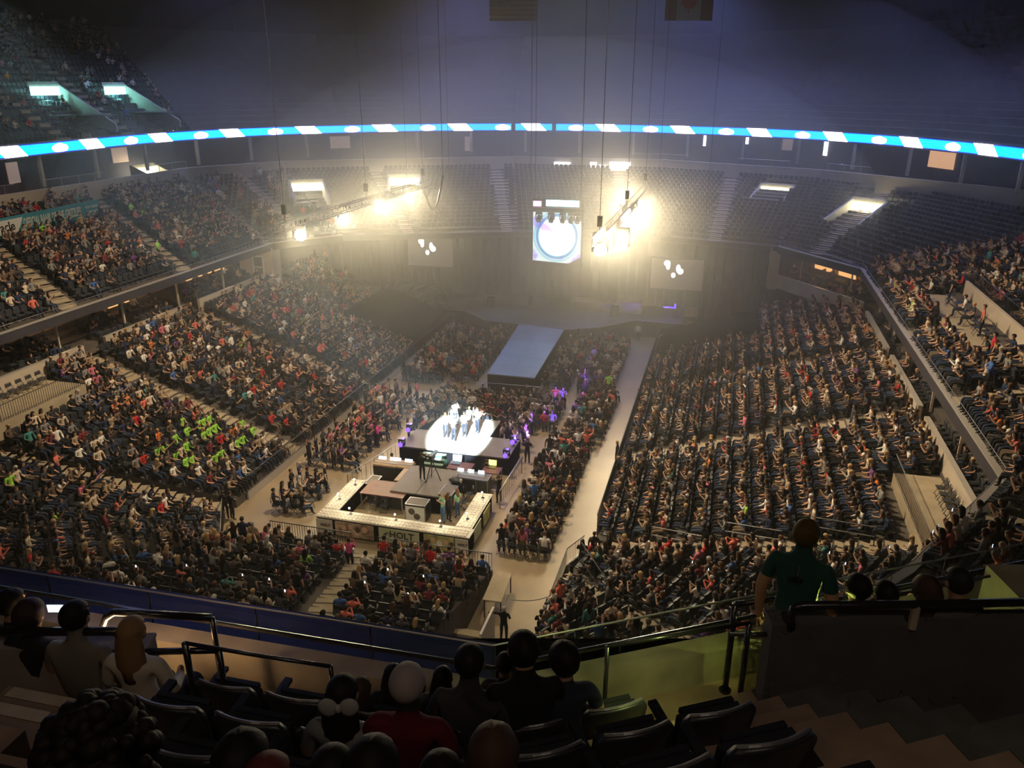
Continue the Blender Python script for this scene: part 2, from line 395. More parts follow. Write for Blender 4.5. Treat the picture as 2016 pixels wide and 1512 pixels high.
# ------------------------------------------------ LED ribbon board on the upper deck front
def led_material():
    m = bpy.data.materials.new('led ribbon'); m.use_nodes = True; nt = m.node_tree; b = nt.nodes['Principled BSDF']
    uv = nt.nodes.new('ShaderNodeUVMap'); sx = nt.nodes.new('ShaderNodeSeparateXYZ'); nt.links.new(uv.outputs['UV'], sx.inputs[0])
    def mth(op, a, b_=None, c=None):
        n = nt.nodes.new('ShaderNodeMath'); n.operation = op
        for i, v in enumerate((a, b_, c)):
            if v is None: continue
            if isinstance(v, (int, float)): n.inputs[i].default_value = v
            else: nt.links.new(v, n.inputs[i])
        return n.outputs[0]
    # slanted white panels and small domed emblems between them
    s = mth('ADD', sx.outputs['X'], mth('MULTIPLY', sx.outputs['Y'], 0.9))
    fr = mth('MULTIPLY', mth('FRACT', mth('DIVIDE', s, PERIOD)), PERIOD)
    par = mth('LESS_THAN', fr, 2.5)
    f2 = mth('MULTIPLY', mth('FRACT', mth('DIVIDE', mth('ADD', sx.outputs['X'], -PERIOD * 0.5 - 0.4), PERIOD)), PERIOD)
    d = mth('ABSOLUTE', mth('SUBTRACT', f2, 1.1)); yy = mth('ABSOLUTE', mth('SUBTRACT', sx.outputs['Y'], 0.42))
    el = mth('LESS_THAN', mth('ADD', mth('POWER', mth('DIVIDE', d, 1.0), 3), mth('POWER', mth('DIVIDE', yy, 0.36), 2.2)), 1.0)
    up_ = mth('LESS_THAN', mth('ADD', mth('POWER', mth('DIVIDE', d, 0.55), 2), mth('POWER', mth('DIVIDE', mth('ABSOLUTE', mth('SUBTRACT', sx.outputs['Y'], 0.62)), 0.26), 2)), 1.0)
    wht = mth('MINIMUM', mth('ADD', mth('ADD', par, el), up_), 1.0)
    rim = mth('MULTIPLY', mth('GREATER_THAN', sx.outputs['Y'], 0.07), mth('LESS_THAN', sx.outputs['Y'], 0.93))
    mx = nt.nodes.new('ShaderNodeMix'); mx.data_type = 'RGBA'
    nt.links.new(wht, mx.inputs[0]); mx.inputs[6].default_value = (0.0, 0.62, 1.15, 1); mx.inputs[7].default_value = (2.2, 2.1, 2.6, 1)
    m2 = nt.nodes.new('ShaderNodeMix'); m2.data_type = 'RGBA'; nt.links.new(mth('MAXIMUM', rim, wht), m2.inputs[0])
    m2.inputs[6].default_value = (0.02, 0.04, 1.1, 1); nt.links.new(mx.outputs[2], m2.inputs[7])
    nt.links.new(m2.outputs[2], b.inputs['Emission Color']); b.inputs['Emission Strength'].default_value = 1.6
    b.inputs['Base Color'].default_value = (0.01, 0.01, 0.02, 1)
    return m
PERIOD = 9.8
def smooth_line(L, it=2):
    for _ in range(it):
        o = [L[0]]
        for i in range(len(L) - 1): o += [lerp(L[i], L[i + 1], 0.25), lerp(L[i], L[i + 1], 0.75)]
        L = o + [L[-1]]
    return L
RIBS = smooth_line(RIB, 2)
def uv_strip(L, z0, z1, s0=0.0):
    me = bpy.data.meshes.new('strip'); vs = []; fs = []; uvs = []; s = s0
    for i, p in enumerate(L):
        if i: s += math.dist(L[i], L[i - 1])
        vs += [(*p, z0), (*p, z1)]; uvs.append(s)
    for i in range(len(L) - 1): fs.append((2 * i, 2 * i + 2, 2 * i + 3, 2 * i + 1))
    me.from_pydata(vs, [], fs); u = me.uv_layers.new(name='UVMap')
    for i in range(len(fs)):
        for k, (s_, t_) in enumerate(((uvs[i], 0), (uvs[i + 1], 0), (uvs[i + 1], 1), (uvs[i], 1))): u.data[4 * i + k].uv = (s_, t_)
    return me
LED = led_material()
rb = thing('ribbon_board', 'curved blue and white LED ribbon board along the upper deck front', 'display board')
def cut(L, a, b):
    out = []; acc = 0.0
    for i in range(len(L) - 1):
        d = math.dist(L[i], L[i + 1])
        for s in ([a] if acc <= a < acc + d else []): out.append(lerp(L[i], L[i + 1], (s - acc) / d))
        if a < acc + d < b: out.append(L[i + 1])
        if acc <= b < acc + d: out.append(lerp(L[i], L[i + 1], (b - acc) / d)); break
        acc += d
    return out
def arc_of(px):   # arc length of the ribbon point seen at pixel column px
    best = None; acc = 0.0
    for i in range(len(RIBS) - 1):
        d = math.dist(RIBS[i], RIBS[i + 1])
        for j in range(5):
            p = lerp(RIBS[i], RIBS[i + 1], j / 5); q = proj((*p, 17.5))
            if q:
                e = abs(q[0] - px)
                if best is None or e < best[0]: best = (e, acc + d * j / 5)
        acc += d
    return best[1]
LT = plen(RIBS) - 0.01
gaps = [(arc_of(1003), arc_of(1017)), (arc_of(1090), arc_of(1097))]
cuts = [0.0, gaps[0][0], gaps[0][1], gaps[1][0], gaps[1][1], LT]
OFS = -arc_of(1036)
for a, b in ((cuts[0], cuts[1]), (cuts[2], cuts[3]), (cuts[4], cuts[5])):
    me = uv_strip(offset(cut(RIBS, a, b), -0.12), 17.08, 17.98, a + OFS); me.materials.append(LED); link('led_panel', me, rb)
hs = MB(); hs.ribbon(offset(RIBS, 0.12), 16.95, 18.05, 0.35); hs.build('housing', M['fascia'], rb)

# posts under the ribbon, each a thing of its own
pm = MB(); pm.box((0, 0, 1.4), (0.28, 0.28, 2.9)); pme = pm.mesh('concourse_post', M['cream'])
POSTN = ['first', 'second', 'third', 'fourth', 'fifth', 'sixth', 'seventh', 'eighth', 'ninth', 'tenth', 'eleventh', 'twelfth', 'thirteenth', 'fourteenth', 'fifteenth', 'sixteenth', 'seventeenth', 'eighteenth', 'nineteenth', 'twentieth', 'twenty-first', 'twenty-second', 'twenty-third', 'twenty-fourth', 'twenty-fifth', 'twenty-sixth', 'twenty-seventh', 'twenty-eighth', 'twenty-ninth', 'thirtieth']
pc = 0
for i, (x, y, dx, dy) in enumerate(walk(offset(RIBS, 0.9), 7.2, 31)):
    if pc >= 24: break
    o = link('concourse_post', pme, None, (x, y, 14.35)); pc += 1
    tag(o, '%s pale post under the light ribbon, counted from the left end' % POSTN[i], 'post', 'posts under the light ribbon')
# ---------------------------------------------------------------- people
SKIN = amat('skin', 'skin', (0.5, 0.3, 0.2), 0.6); SHIRT = amat('shirt cloth', 'shirt', (0.1, 0.1, 0.1), 0.85)
PANTS = amat('trouser cloth', 'pants', (0.03, 0.03, 0.05), 0.85); HAIR = amat('hair', 'hair', (0.03, 0.02, 0.015), 0.6)
SHOE = mat('shoe leather', (0.02, 0.02, 0.02), 0.5)
PMATS = [SKIN, SHIRT, PANTS, SHOE, HAIR]

def skeleton(pose, sleeve='short', build=1.0):
    """joints (x, y, z, rx, ry) facing +Y with the floor at z = 0, and bones (a, b, material)"""
    J = {}; sit = pose.startswith('sit')
    if sit:
        lean = 0.12 if 'lean' in pose else 0.0
        J['pelvis'] = (0, -0.02, 0.52, .165, .12); J['waist'] = (0, -0.05 + lean * .3, 0.72, .15, .11)
        J['chest'] = (0, -0.06 + lean * .8, 0.94, .165, .115); J['neckb'] = (0, -0.05 + lean * 1.2, 1.085, .10, .07)
        J['neck'] = (0, -0.035 + lean * 1.4, 1.15, .060, .062); J['jaw'] = (0, 0.0 + lean * 1.6, 1.225, .066, .078)
        J['head'] = (0, -0.005 + lean * 1.6, 1.295, .079, .097); J['crown'] = (0, -0.015 + lean * 1.6, 1.35, .062, .075)
        sh = (0.175, -0.055 + lean, 1.055); kz = 0.50
        for s, n in ((-1, 'l'), (1, 'r')):
            J['hip' + n] = (s * .09, 0.02, .51, .098, .09); J['knee' + n] = (s * .115, .44, kz, .066, .066)
            J['ankle' + n] = (s * .12, .46, .10, .042, .046); J['toe' + n] = (s * .13, .60, .045, .042, .03)
    else:
        J['pelvis'] = (0, 0, 0.95, .155, .11); J['waist'] = (0, 0, 1.12, .14, .1); J['chest'] = (0, -0.01, 1.34, .165, .11)
        J['neckb'] = (0, -.015, 1.475, .10, .068); J['neck'] = (0, -0.005, 1.535, .060, .060); J['jaw'] = (0, .02, 1.60, .066, .078)
        J['head'] = (0, .012, 1.67, .079, .096); J['crown'] = (0, 0, 1.725, .06, .074); sh = (0.175, -0.015, 1.44)
        for s, n in ((-1, 'l'), (1, 'r')):
            J['hip' + n] = (s * .09, 0, .9, .1, .1); J['knee' + n] = (s * .10, .015, .5, .066, .066)
            J['ankle' + n] = (s * .11, -.03, .09, .042, .046); J['toe' + n] = (s * .13, .11, .035, .042, .028)
    D = J['chest'][2] - (0.94)
    for s, n in ((-1, 'l'), (1, 'r')):
        J['sh' + n] = (s * sh[0], sh[1], sh[2], .066, .066)
        e, wr, h = (s * .25, sh[1] + .02, sh[2] - .26), (s * .16, sh[1] + .25, sh[2] - .33), (s * .12, sh[1] + .33, sh[2] - .32)
        if 'clap' in pose: e, wr, h = (s * .26, sh[1] + .1, sh[2] - .22), (s * .08, sh[1] + .30, sh[2] - .06), (s * .025, sh[1] + .36, sh[2] + .0)
        if 'phone' in pose: e, wr, h = (s * .23, sh[1] + .14, sh[2] - .2), (s * .07, sh[1] + .34, sh[2] + .02), (s * .03, sh[1] + .37, sh[2] + .1)
        if 'up' in pose and s > 0: e, wr, h = (s * .30, sh[1] + .08, sh[2] + .12), (s * .30, sh[1] + .12, sh[2] + .36), (s * .29, sh[1] + .13, sh[2] + .45)
        if 'folded' in pose and True: e, wr, h = (s * .25, sh[1] + .08, sh[2] - .26), (-s * .02, sh[1] + .21, sh[2] - .22), (-s * .1, sh[1] + .19, sh[2] - .2)
        if 'down' in pose: e, wr, h = (s * .245, sh[1] - .02, sh[2] - .29), (s * .255, sh[1] + .03, sh[2] - .54), (s * .25, sh[1] + .05, sh[2] - .63)
        if 'hips' in pose: e, wr, h = (s * .37, sh[1] - .06, sh[2] - .24), (s * .21, sh[1] + .03, sh[2] - .42), (s * .15, sh[1] + .06, sh[2] - .44)
        if 'point' in pose and s < 0: e, wr, h = (s * .38, sh[1] + .03, sh[2] - .03), (s * .60, sh[1] + .05, sh[2] - .04), (s * .69, sh[1] + .06, sh[2] - .03)
        J['elbow' + n] = (*e, .047, .047); J['wrist' + n] = (*wr, .031, .034); J['hand' + n] = (*h, .04, .026)
    arm = 1 if sleeve == 'long' else 0
    B = [('pelvis', 'waist', 1), ('waist', 'chest', 1), ('chest', 'neckb', 1), ('neckb', 'neck', 0), ('neck', 'jaw', 0), ('jaw', 'head', 0), ('head', 'crown', 0)]
    for n in 'lr':
        B += [('pelvis', 'hip' + n, 2), ('hip' + n, 'knee' + n, 2), ('knee' + n, 'ankle' + n, 2), ('ankle' + n, 'toe' + n, 3),
              ('chest', 'sh' + n, 1), ('sh' + n, 'elbow' + n, 1 if arm else -1), ('elbow' + n, 'wrist' + n, arm), ('wrist' + n, 'hand' + n, 0)]
    if build != 1.0:
        for k in ('pelvis', 'waist', 'chest'): j = J[k]; J[k] = (j[0], j[1], j[2], j[3] * build, j[4] * build)
    return J, B

def skin_mesh(J, B, sub=1):
    names = list(J); ix = {n: i for i, n in enumerate(names)}
    me = bpy.data.meshes.new('sk'); me.from_pydata([J[n][:3] for n in names], [(ix[a], ix[b]) for a, b, _ in B], [])
    o = bpy.data.objects.new('sk', me); COL.objects.link(o)
    md = o.modifiers.new('s', 'SKIN'); md.use_smooth_shade = True; md.branch_smoothing = 0.6
    for i, n in enumerate(names):
        sv = me.skin_vertices[0].data[i]; sv.radius = J[n][3:5]; sv.use_root = (i == 0)
    if sub:
        s = o.modifiers.new('d', 'SUBSURF'); s.levels = sub; s.render_levels = sub
    dg = bpy.context.evaluated_depsgraph_get(); dg.update()
    out = bpy.data.meshes.new_from_object(o.evaluated_get(dg))
    bpy.data.objects.remove(o); bpy.data.meshes.remove(me)
    return out

def seg_d(p, a, b):
    ab = b - a; t = max(0, min(1, (p - a).dot(ab) / max(ab.length_squared, 1e-9))); return (p - a - ab * t).length, t
def paint(me, J, B):
    for m in PMATS: me.materials.append(m)
    bones = [(Vector(J[a][:3]), Vector(J[b][:3]), m, max(J[a][3], J[b][3])) for a, b, m in B]
    for f in me.polygons:
        c = f.center; best = (9, 1)
        for a, b, m, r in bones:
            d, t = seg_d(c, a, b); d = d / (r + 0.02)
            if d < best[0]: best = (d, (1 if t < 0.62 else 0) if m == -1 else m)
        f.material_index = best[1]; f.use_smooth = True

def hair_mb(J, long=False, n=10, m=7, puff=1.0, mi=4, length=0.30, fine=False):
    h = Vector(J['head'][:3]); mb = MB(); t = MB(); hr = (.092 * puff, .112 * puff, .110 * puff)
    if fine: n, m = 20, 14
    t.ball(h + Vector((0, -.012, .008)), hr, n, m)
    if fine:
        r2 = random.Random(int(puff * 100) + (50 if long else 0))
        ph = [r2.uniform(0, 6) for _ in range(4)]; am = .05 + .35 * max(0, puff - 1)
        for i_, v in enumerate(t.v):
            d = Vector(v) - h; a = math.atan2(d.y, d.x); e = math.sin(a * 5 + ph[0] + d.z * 30) * .4 + math.sin(a * 9 + ph[1] - d.z * 45) * .35 + math.sin(d.z * 60 + ph[2]) * .25
            t.v[i_] = tuple(h + d * (1 + e * am * .35))
    keep = []
    for f in t.f:
        c = sum((Vector(t.v[i]) for i in f), Vector()) / 4 - h
        if c.z > 0.045 or (c.y < 0.012 and c.z > -0.085): keep.append(f)
    used_ = sorted(set(i for f in keep for i in f)); re_ = {v: i for i, v in enumerate(used_)}
    mb.add([t.v[i] for i in used_], [tuple(re_[i] for i in f) for f in keep], mi)
    if long:
        top = h.z + .02; cs = ((0, .088), (.3, .112), (.65, .12), (1, .055))
        rings = []
        for q, wd in cs:
            z = top - q * (length + .1); y = h.y - .045 - q * .045
            rings.append([(h.x + wd * puff * math.cos(a), y + .075 * (1 - .35 * q) * math.sin(a) - 0.01, z) for a in [PI * 2 * i / 8 for i in range(8)]])
        vs = [v for r in rings for v in r]
        fs = [(i * 8 + k, i * 8 + (k + 1) % 8, (i + 1) * 8 + (k + 1) % 8, (i + 1) * 8 + k) for i in range(3) for k in range(8)] + [tuple(range(24, 32))]
        mb.add(vs, fs, mi)
    return mb
def join_mb(me, mb):
    bm = bmesh.new(); bm.from_mesh(me); vs = [bm.verts.new(v) for v in mb.v]
    for f, m in zip(mb.f, mb.m):
        try: q = bm.faces.new([vs[i] for i in f]); q.material_index = m; q.smooth = True
        except ValueError: pass
    bm.to_mesh(me); bm.free()

BODY = {}
def body(pose, sleeve='short', build=1.0, sub=1, face=False):
    k = (pose, sleeve, build, sub, face)
    if k not in BODY:
        J, B = skeleton(pose, sleeve, build); me = skin_mesh(J, B, sub); paint(me, J, B)
        if face:
            h = Vector(J['head'][:3]); f = MB()
            f.ball(h + Vector((0, .098, -.025)), (.015, .022, .026), 8, 6, 0)
            for s in (-1, 1):
                f.ball(h + Vector((s * .083, -.005, -.02)), (.014, .022, .034), 8, 6, 0)
                f.ball(h + Vector((s * .033, .088, .008)), (.012, .008, .007), 6, 4, 3)
            f.ball(h + Vector((0, .088, -.068)), (.026, .01, .006), 8, 4, 0)
            join_mb(me, f)
        me.name = 'person'; BODY[k] = (me, J)
    return BODY[k]
HAIRM = {}
def hair_mesh(pose, long, puff=1.0, fine=False, length=.3):
    J = body(pose)[1]; k = (round(J['head'][1], 3), J['head'][2], long, puff, fine, length)
    if k not in HAIRM:
        HAIRM[k] = hair_mb(J, long, puff=puff, mi=0, fine=fine, length=length).mesh('hair', [HAIR], True)
    return HAIRM[k]

SHIRTS = [('black', (.012, .012, .014), 34), ('charcoal', (.05, .05, .055), 18), ('navy', (.02, .03, .07), 10), ('brown', (.12, .08, .06), 9),
          ('grey', (.22, .21, .2), 13), ('white', (.75, .72, .66), 9), ('cream', (.6, .5, .38), 8), ('tan', (.36, .27, .18), 9), ('red', (.45, .03, .03), 4),
          ('coral', (.65, .16, .12), 3.5), ('orange', (.65, .2, .05), 1.3), ('pink', (.55, .16, .22), 1.8), ('maroon', (.18, .03, .04), 4),
          ('teal', (.06, .24, .22), 1.6), ('blue', (.05, .12, .32), 2.5), ('lime green', (.3, .6, .08), .5), ('purple', (.16, .06, .22), 1.2)]
HAIRS = [('black', (.008, .007, .006), 35), ('dark brown', (.035, .018, .01), 35), ('brown', (.1, .05, .025), 15), ('blond', (.42, .28, .12), 12), ('grey', (.4, .38, .36), 5)]
SKINS = [((.55, .33, .22), 60), ((.42, .24, .15), 20), ((.16, .08, .045), 20)]
TROUS = [('navy', (.02, .03, .06), 4), ('black', (.01, .01, .012), 4), ('denim', (.035, .05, .085), 2), ('khaki', (.16, .12, .08), .6)]
SW = [s[2] for s in SHIRTS]; HW = [s[2] for s in HAIRS]; KW = [s[1] for s in SKINS]; TW = [s[2] for s in TROUS]
def rshirt(): return rnd.choices(SHIRTS, SW)[0]
SHD = {s[0]: s[1] for s in SHIRTS}; HRD = {h[0]: h[1] for h in HAIRS}

def person(loc, heading, pose='stand_down', shirt=(.1, .1, .1), hair=(.03, .02, .01), skin=(.5, .3, .2), pants=(.02, .02, .03), long=False,
           label=None, cat='person', group=None, scale=1.0, sleeve='short', bald=False, build=1.0, sub=1, face=False, puff=1.0, fine=False, length=.3):
    me, J = body(pose, sleeve, build, sub, face)
    o = link('person', me, None, loc, heading); o.scale = (scale * 1.08, scale * 1.05, scale)
    kids = [o]
    if not bald:
        h = link('hair', hair_mesh(pose, long, puff, fine, length), o); kids.append(h)
    for q in kids:
        for k, c in (('shirt', shirt), ('hair', hair), ('skin', skin), ('pants', pants)): q[k] = [float(c[0]), float(c[1]), float(c[2])]
    if label: tag(o, label, cat, group)
    return o

# low variants for the uncountable mass of the audience
VAR = []
vc = bpy.data.collections.new('variants')
def variant(pose, sleeve, long):
    me, J = body(pose, sleeve); me = me.copy(); join_mb(me, hair_mb(J, long, n=8, m=5))
    o = bpy.data.objects.new('v%02d' % len(VAR), me); vc.objects.link(o); VAR.append(pose)
SITV = [('sit', 'short', 0), ('sit', 'long', 1), ('sit', 'short', 1), ('sit_clap', 'long', 0), ('sit_lean', 'short', 0), ('sit_lean_phone', 'short', 1), ('sit', 'long', 0)]
STV = [('stand_down', 'short', 0), ('stand_clap', 'short', 1), ('stand_folded', 'long', 0), ('stand_phone', 'short', 1), ('stand_up', 'short', 0), ('stand_down', 'long', 1)]
for a in SITV + STV: variant(*a)

# seats -----------------------------------------------------------
def seat_mb(mi=0):
    s = MB()
    s.box((0, .02, .42), (.46, .42, .06)); s.box((0, -.20, .66), (.46, .05, .42), M=Matrix.Rotation(R(-10), 3, 'X'))
    s.box((0, -.235, .89), (.36, .05, .05), M=Matrix.Rotation(R(-10), 3, 'X'))
    for x in (-.24, .24): s.box((x, -.02, .56), (.035, .36, .03)); s.box((x, -.05, .28), (.03, .12, .52))
    return s
seat_me = seat_mb().mesh('stadium_seat', [M['seat']])
def folding_chair_parts():
    s = MB(); s.box((0, 0, .45), (.40, .38, .03)); b = MB(); b.box((0, -.21, .74), (.40, .03, .2), M=Matrix.Rotation(R(-8), 3, 'X'))
    fr = MB()
    for x in (-.2, .2):
        fr.cyl((x, .2, .0), (x, -.24, .86), .013, n=6); fr.cyl((x, -.25, .0), (x, .16, .45), .013, n=6)
    fr.cyl((-.2, .17, .08), (.2, .17, .08), .011, n=6); fr.cyl((-.2, -.22, .08), (.2, -.22, .08), .011, n=6); fr.cyl((-.2, -.24, .86), (.2, -.24, .86), .013, n=6)
    return s.mesh('seat', [M['seat']]), b.mesh('backrest', [M['seat']]), fr.mesh('leg_frame', [M['blackmetal']])
FC = folding_chair_parts()
def folding_chair(loc, rz, label, group=None):
    t = thing('folding_chair', label, 'chair', loc, rz, group)
    for n, me in zip(('seat', 'backrest', 'leg_frame'), FC): link(n, me, t)
    return t
fcm = MB()
for me in FC:
    b0 = len(fcm.v); fcm.v += [tuple(v.co) for v in me.vertices]; fcm.f += [tuple(b0 + i for i in p.vertices) for p in me.polygons]; fcm.m += [0] * len(me.polygons)
fold_me = fcm.mesh('folding_chair', [M['seat']])

# floor blocks ----------------------------------------------------
# ---------------------------------------------------------------- vomitories
M['vomwall'] = mat('pale vomitory wall', (0.5, 0.47, 0.38), 0.7, noise=0.15)
for (x, y, z, h, nm, cool) in VOM:
    t = thing('vomitory', '%s lit entrance %s' % ('teal' if cool else 'bright', nm), 'entrance', (x, y, z), h)
    if cool: t.scale = (1.05, 1.05, 1.05)
    L_ = 6.0 if cool else 4.2; f0, f1, b1, hz1 = (-2.4, -1.7, 2.0, 1.2) if cool else (-1.6, -.2, 1.55, .75)
    for s in (-1, 1):
        w_ = MB(); xx = s * 1.75; dn = 1.5 if (cool and s > 0) else 0.0
        w_.add([(xx - .1, 3.6, f0), (xx + .1, 3.6, f0), (xx + .1, 3.6, f1 - dn), (xx - .1, 3.6, f1 - dn), (xx - .1, 3.6 - L_, -1.4), (xx + .1, 3.6 - L_, -1.4), (xx + .1, 3.6 - L_, b1 - dn), (xx - .1, 3.6 - L_, b1 - dn)],
               [(0, 1, 2, 3), (4, 7, 6, 5), (0, 4, 5, 1), (1, 5, 6, 2), (2, 6, 7, 3), (3, 7, 4, 0)])
        w_.build('side_wall', M['vomwall'], t)
    b = MB(); b.box((0, 3.7 - L_, hz1 + .6), (3.7, .25, .4)); b.build('header', M['vomwall'], t)
    b = MB(); b.box((0, 3.7 - L_ + .2, hz1), (3.3, .12, .75)); b.build('lamp_panel', M['teallamp'] if cool else M['warmlamp'], t)
    b = MB(); b.box((0, 1.4, -.9), (3.3, L_ - .6, .1)); b.build('landing', M['fascia'], t)
    q = Matrix.Rotation(h, 3, 'Z') @ Vector((0, 3.2 - L_ + 1.0, .4)) + Vector((x, y, z))
    point('vomitory_light', q, 130 if cool else 90, (0.3, 1.0, 1.0) if cool else (1, .9, .6), .3)

# ---------------------------------------------------------------- boxes under the club decks
M['tan'] = mat('lit suite wall', (0.55, 0.36, 0.2), 0.6, noise=0.2)
M['lampwarm'] = mat('recessed lamp', (1, .9, .7), emit=6.0, ecol=(1, .85, .6))
M['orangewin'] = mat('lit suite opening', (0.9, .5, .2), emit=0.9, ecol=(1, .5, .18))
def boxes(side, L, inward, gaps, wallname):
    # L: plan line of the wall; outward offset sign keeps boxes behind it
    def off(d): return offset(L, d)
    fl_ = MB()
    for k in range(4):
        a, b = off(.2 + k * .95), off(.2 + (k + 1) * .95); z = 5.55 + .32 * k
        for i in range(len(a) - 1):
            fl_.add([(*a[i], z), (*a[i + 1], z), (*b[i + 1], z), (*b[i], z)], [(0, 1, 2, 3)])
            fl_.add([(*b[i], z), (*b[i + 1], z), (*b[i + 1], z + .32), (*b[i], z + .32)], [(0, 1, 2, 3)])
    struct(fl_.build('floor_boxes', M['concrete']), 'stepped floor of the %s boxes' % side)
    q = MB(); q.ribbon(off(4.1), 5.5, 8.9, .2); struct(q.build('wall_boxes', M['tan']), 'lit tan back wall of the %s boxes' % side)
    a, b = off(-.1), off(4.3); q = MB()
    for i in range(len(a) - 1): q.add([(*a[i], 8.42), (*a[i + 1], 8.42), (*b[i + 1], 8.42), (*b[i], 8.42)], [(3, 2, 1, 0)])
    struct(q.build('ceiling_boxes', M['fascia']))
    pts = walk(L, .25); seg = []; cur = []
    for (x, y, dx, dy) in pts:
        if any(g0 < y < g1 for g0, g1 in gaps): 
            if len(cur) > 1: seg.append(cur)
            cur = []
        else: cur.append((x, y))
    if len(cur) > 1: seg.append(cur)
    for i, s in enumerate(seg):
        s2 = [s[0]] + [p for j, p in enumerate(s[1:-1]) if any(math.dist(p, l) < .2 for l in L[1:-1])] + [s[-1]]
        t = MB(); t.ribbon(s2, 5.2, 6.38, .22); o = t.build('parapet', M['cream'])
        tag(o, 'cream parapet of the %s boxes, %s length from the camera end' % (side, POSTN[i]), 'parapet', 'box parapets')
        t = MB(); t.ribbon([(p[0], p[1]) for p in s2], 6.38, 6.42, .26); t.build('coping', M['rail'], o)
        for e in (s2[0], s2[-1]):
            pass
    n = 0
    for j, (x, y, dx, dy) in enumerate(walk(off(1.0), 6.1, 2.0)):
        t = MB(); t.box((0, 0, 1.45), (.12, .12, 2.9)); o = t.build('box_post', M['cream'], None, loc=(x, y, 5.6))
        tag(o, '%s slim pale post in front of the %s boxes from the camera end' % (POSTN[j], side), 'post', 'slim posts of the boxes')
        t = MB(); t.bar((x, y, 6.1), (x - dy * 1.2 * inward, y + dx * 1.2 * inward, 6.5), .06, .5)
        t.bar((x, y, 6.1), (x - dy * 2.8, y + dx * 2.8, 6.9), .06, .45)
        o = tag(t.build('box_divider', M['blackmetal']), '%s low dark divider between the %s boxes' % (POSTN[j], side), 'divider', 'low box dividers')
    for j, (x, y, dx, dy) in enumerate(walk(off(3.95), 3.1, 1.5)):
        if j % 3 != 2 and not any(math.dist((x, y), l) < 2.6 for l in off(3.95)[1:-1]):
            t = MB(); t.box((0, 0, 0), (.08, 2.2, 1.35)); o = t.build('suite_opening', M['orangewin'] if (j % 4 in (0, 1)) else M['suite'], None, loc=(x, y, 7.5), rz=math.atan2(dy, dx) - PI / 2)
            tag(o, '%s opening into the suites behind the %s boxes, %s' % (POSTN[j], side, 'glowing orange' if (j % 4 in (0, 1)) else 'dim brown'), 'opening', 'suite openings')
    for j, (x, y, dx, dy) in enumerate(walk(off(1.9), 4.6, 2.2)):
        t = MB(); t.cyl((0, 0, 0), (0, 0, -.05), .16, n=12); o = t.build('downlight', M['lampwarm'], None, loc=(x, y, 8.40))
        tag(o, '%s round downlight in the soffit over the %s boxes' % (POSTN[j], side), 'light', 'box soffit downlights')
    for (x, y, dx, dy) in walk(off(2.4), 9.5, 3.0): point('box_light', (x, y, 8.0), 28, (1, .62, .3), .3)
    for r in range(3):
        for j, (x, y, dx, dy) in enumerate(walk(off(.75 + r * .95), .62, .4)):
            if j % 9 in (7, 8) or any(g0 - .3 < y < g1 + .3 for g0, g1 in gaps): continue
            hx, hy = dy, -dx
            SEATS.append((x, y, 5.56 + .32 * r, math.atan2(-hx, hy), side + ' boxes', r, j, .22))
boxes('left', [(-40.45, 20), (-40.45, 64.4)], 1, [(41.3, 43.1), (52.2, 53.6)], 'wall_box_left')
boxes('right', [(4.8, 75.3), (10.85, 67), (10.85, 29.9)], 1, [(64.2, 66.4), (53.1, 54.3), (42.6, 43.8)], 'wall_box_right')
# end walls of the box level
q = MB(); q.box((-41.9, 64.6, 6.9), (3.4, .3, 3.4)); q.box((-40.3, 65.2, 6.9), (.3, 1.4, 3.4)); struct(q.build('wall_box_end_left', M['cream']))
t = thing('box_doorway', 'white framed doorway in the end wall of the left boxes', 'door', (-41.6, 64.4, 5.6))
q = MB(); 
for x in (-.5, .5): q.box((x, 0, 1.1), (.1, .1, 2.2))
q.box((0, 0, 2.2), (1.1, .1, .1)); q.box((0, 0, 1.2), (1.0, .08, .08)); q.build('frame', M['white'], t)
q = MB(); q.box((0, .02, 1.1), (.95, .03, 2.1)); q.build('pane', mat('dim door glass', (.15, .15, .15), .1), t)
q = MB(); q.box((4.5, 75.8, 7.0), (.9, 1.2, 3.9)); struct(q.build('column_box_end_right', M['cream']))
# wheelchair platforms at the top of the lower stands
def platform(nm, x0, x1, y0, y1, z, side):
    q = MB(); q.box(((x0 + x1) / 2, (y0 + y1) / 2, z - .6), (x1 - x0, y1 - y0, 1.2)); o = struct(q.build('floor_platform', M['step']), 'concrete platform at the top of the %s lower stand' % side)
    # rail with pickets around the stand side
    t = thing('platform_railing', 'black picket railing around the %s concrete platform' % side, 'railing', (0, 0, 0))
    e = x0 if side == 'right' else x1
    rl = MB(); rl.tube([(e, y1, z + .95), (e, y0, z + .95), ((x1 if side == 'right' else x0), y0, z + .95)], .022, 6)
    rl.tube([(e, y1, z + .12), (e, y0, z + .12), ((x1 if side == 'right' else x0), y0, z + .12)], .015, 6); rl.build('handrail', M['blackmetal'], t)
    pk = MB(); y = y0
    while y <= y1: pk.bar((e, y, z), (e, y, z + .95), .018); y += .16
    x = min(e, x0)
    while x <= x1: pk.bar((x, y0, z), (x, y0, z + .95), .018); x += .16
    p = pk.build('picket', M['blackmetal'], t); p['kind'] = 'stuff'
platform('r', 8.7, 10.75, 29.8, 37.4, 5.35, 'right'); platform('l', -40.3, -37.3, 30.0, 37.6, 5.3, 'left')
for i in range(9):
    folding_chair((-39.7, 31.0 + i * .72, 5.32), -PI / 2, 'dark folding chair along the cream wall of the left platform, %s from the camera end' % POSTN[i], 'folding chairs on the left platform')
for i in range(9):
    folding_chair((10.25, 30.4 + i * .62, 5.37), PI / 2, 'dark folding chair along the cream wall of the right platform, %s from the camera end' % POSTN[i], 'folding chairs on the right platform')

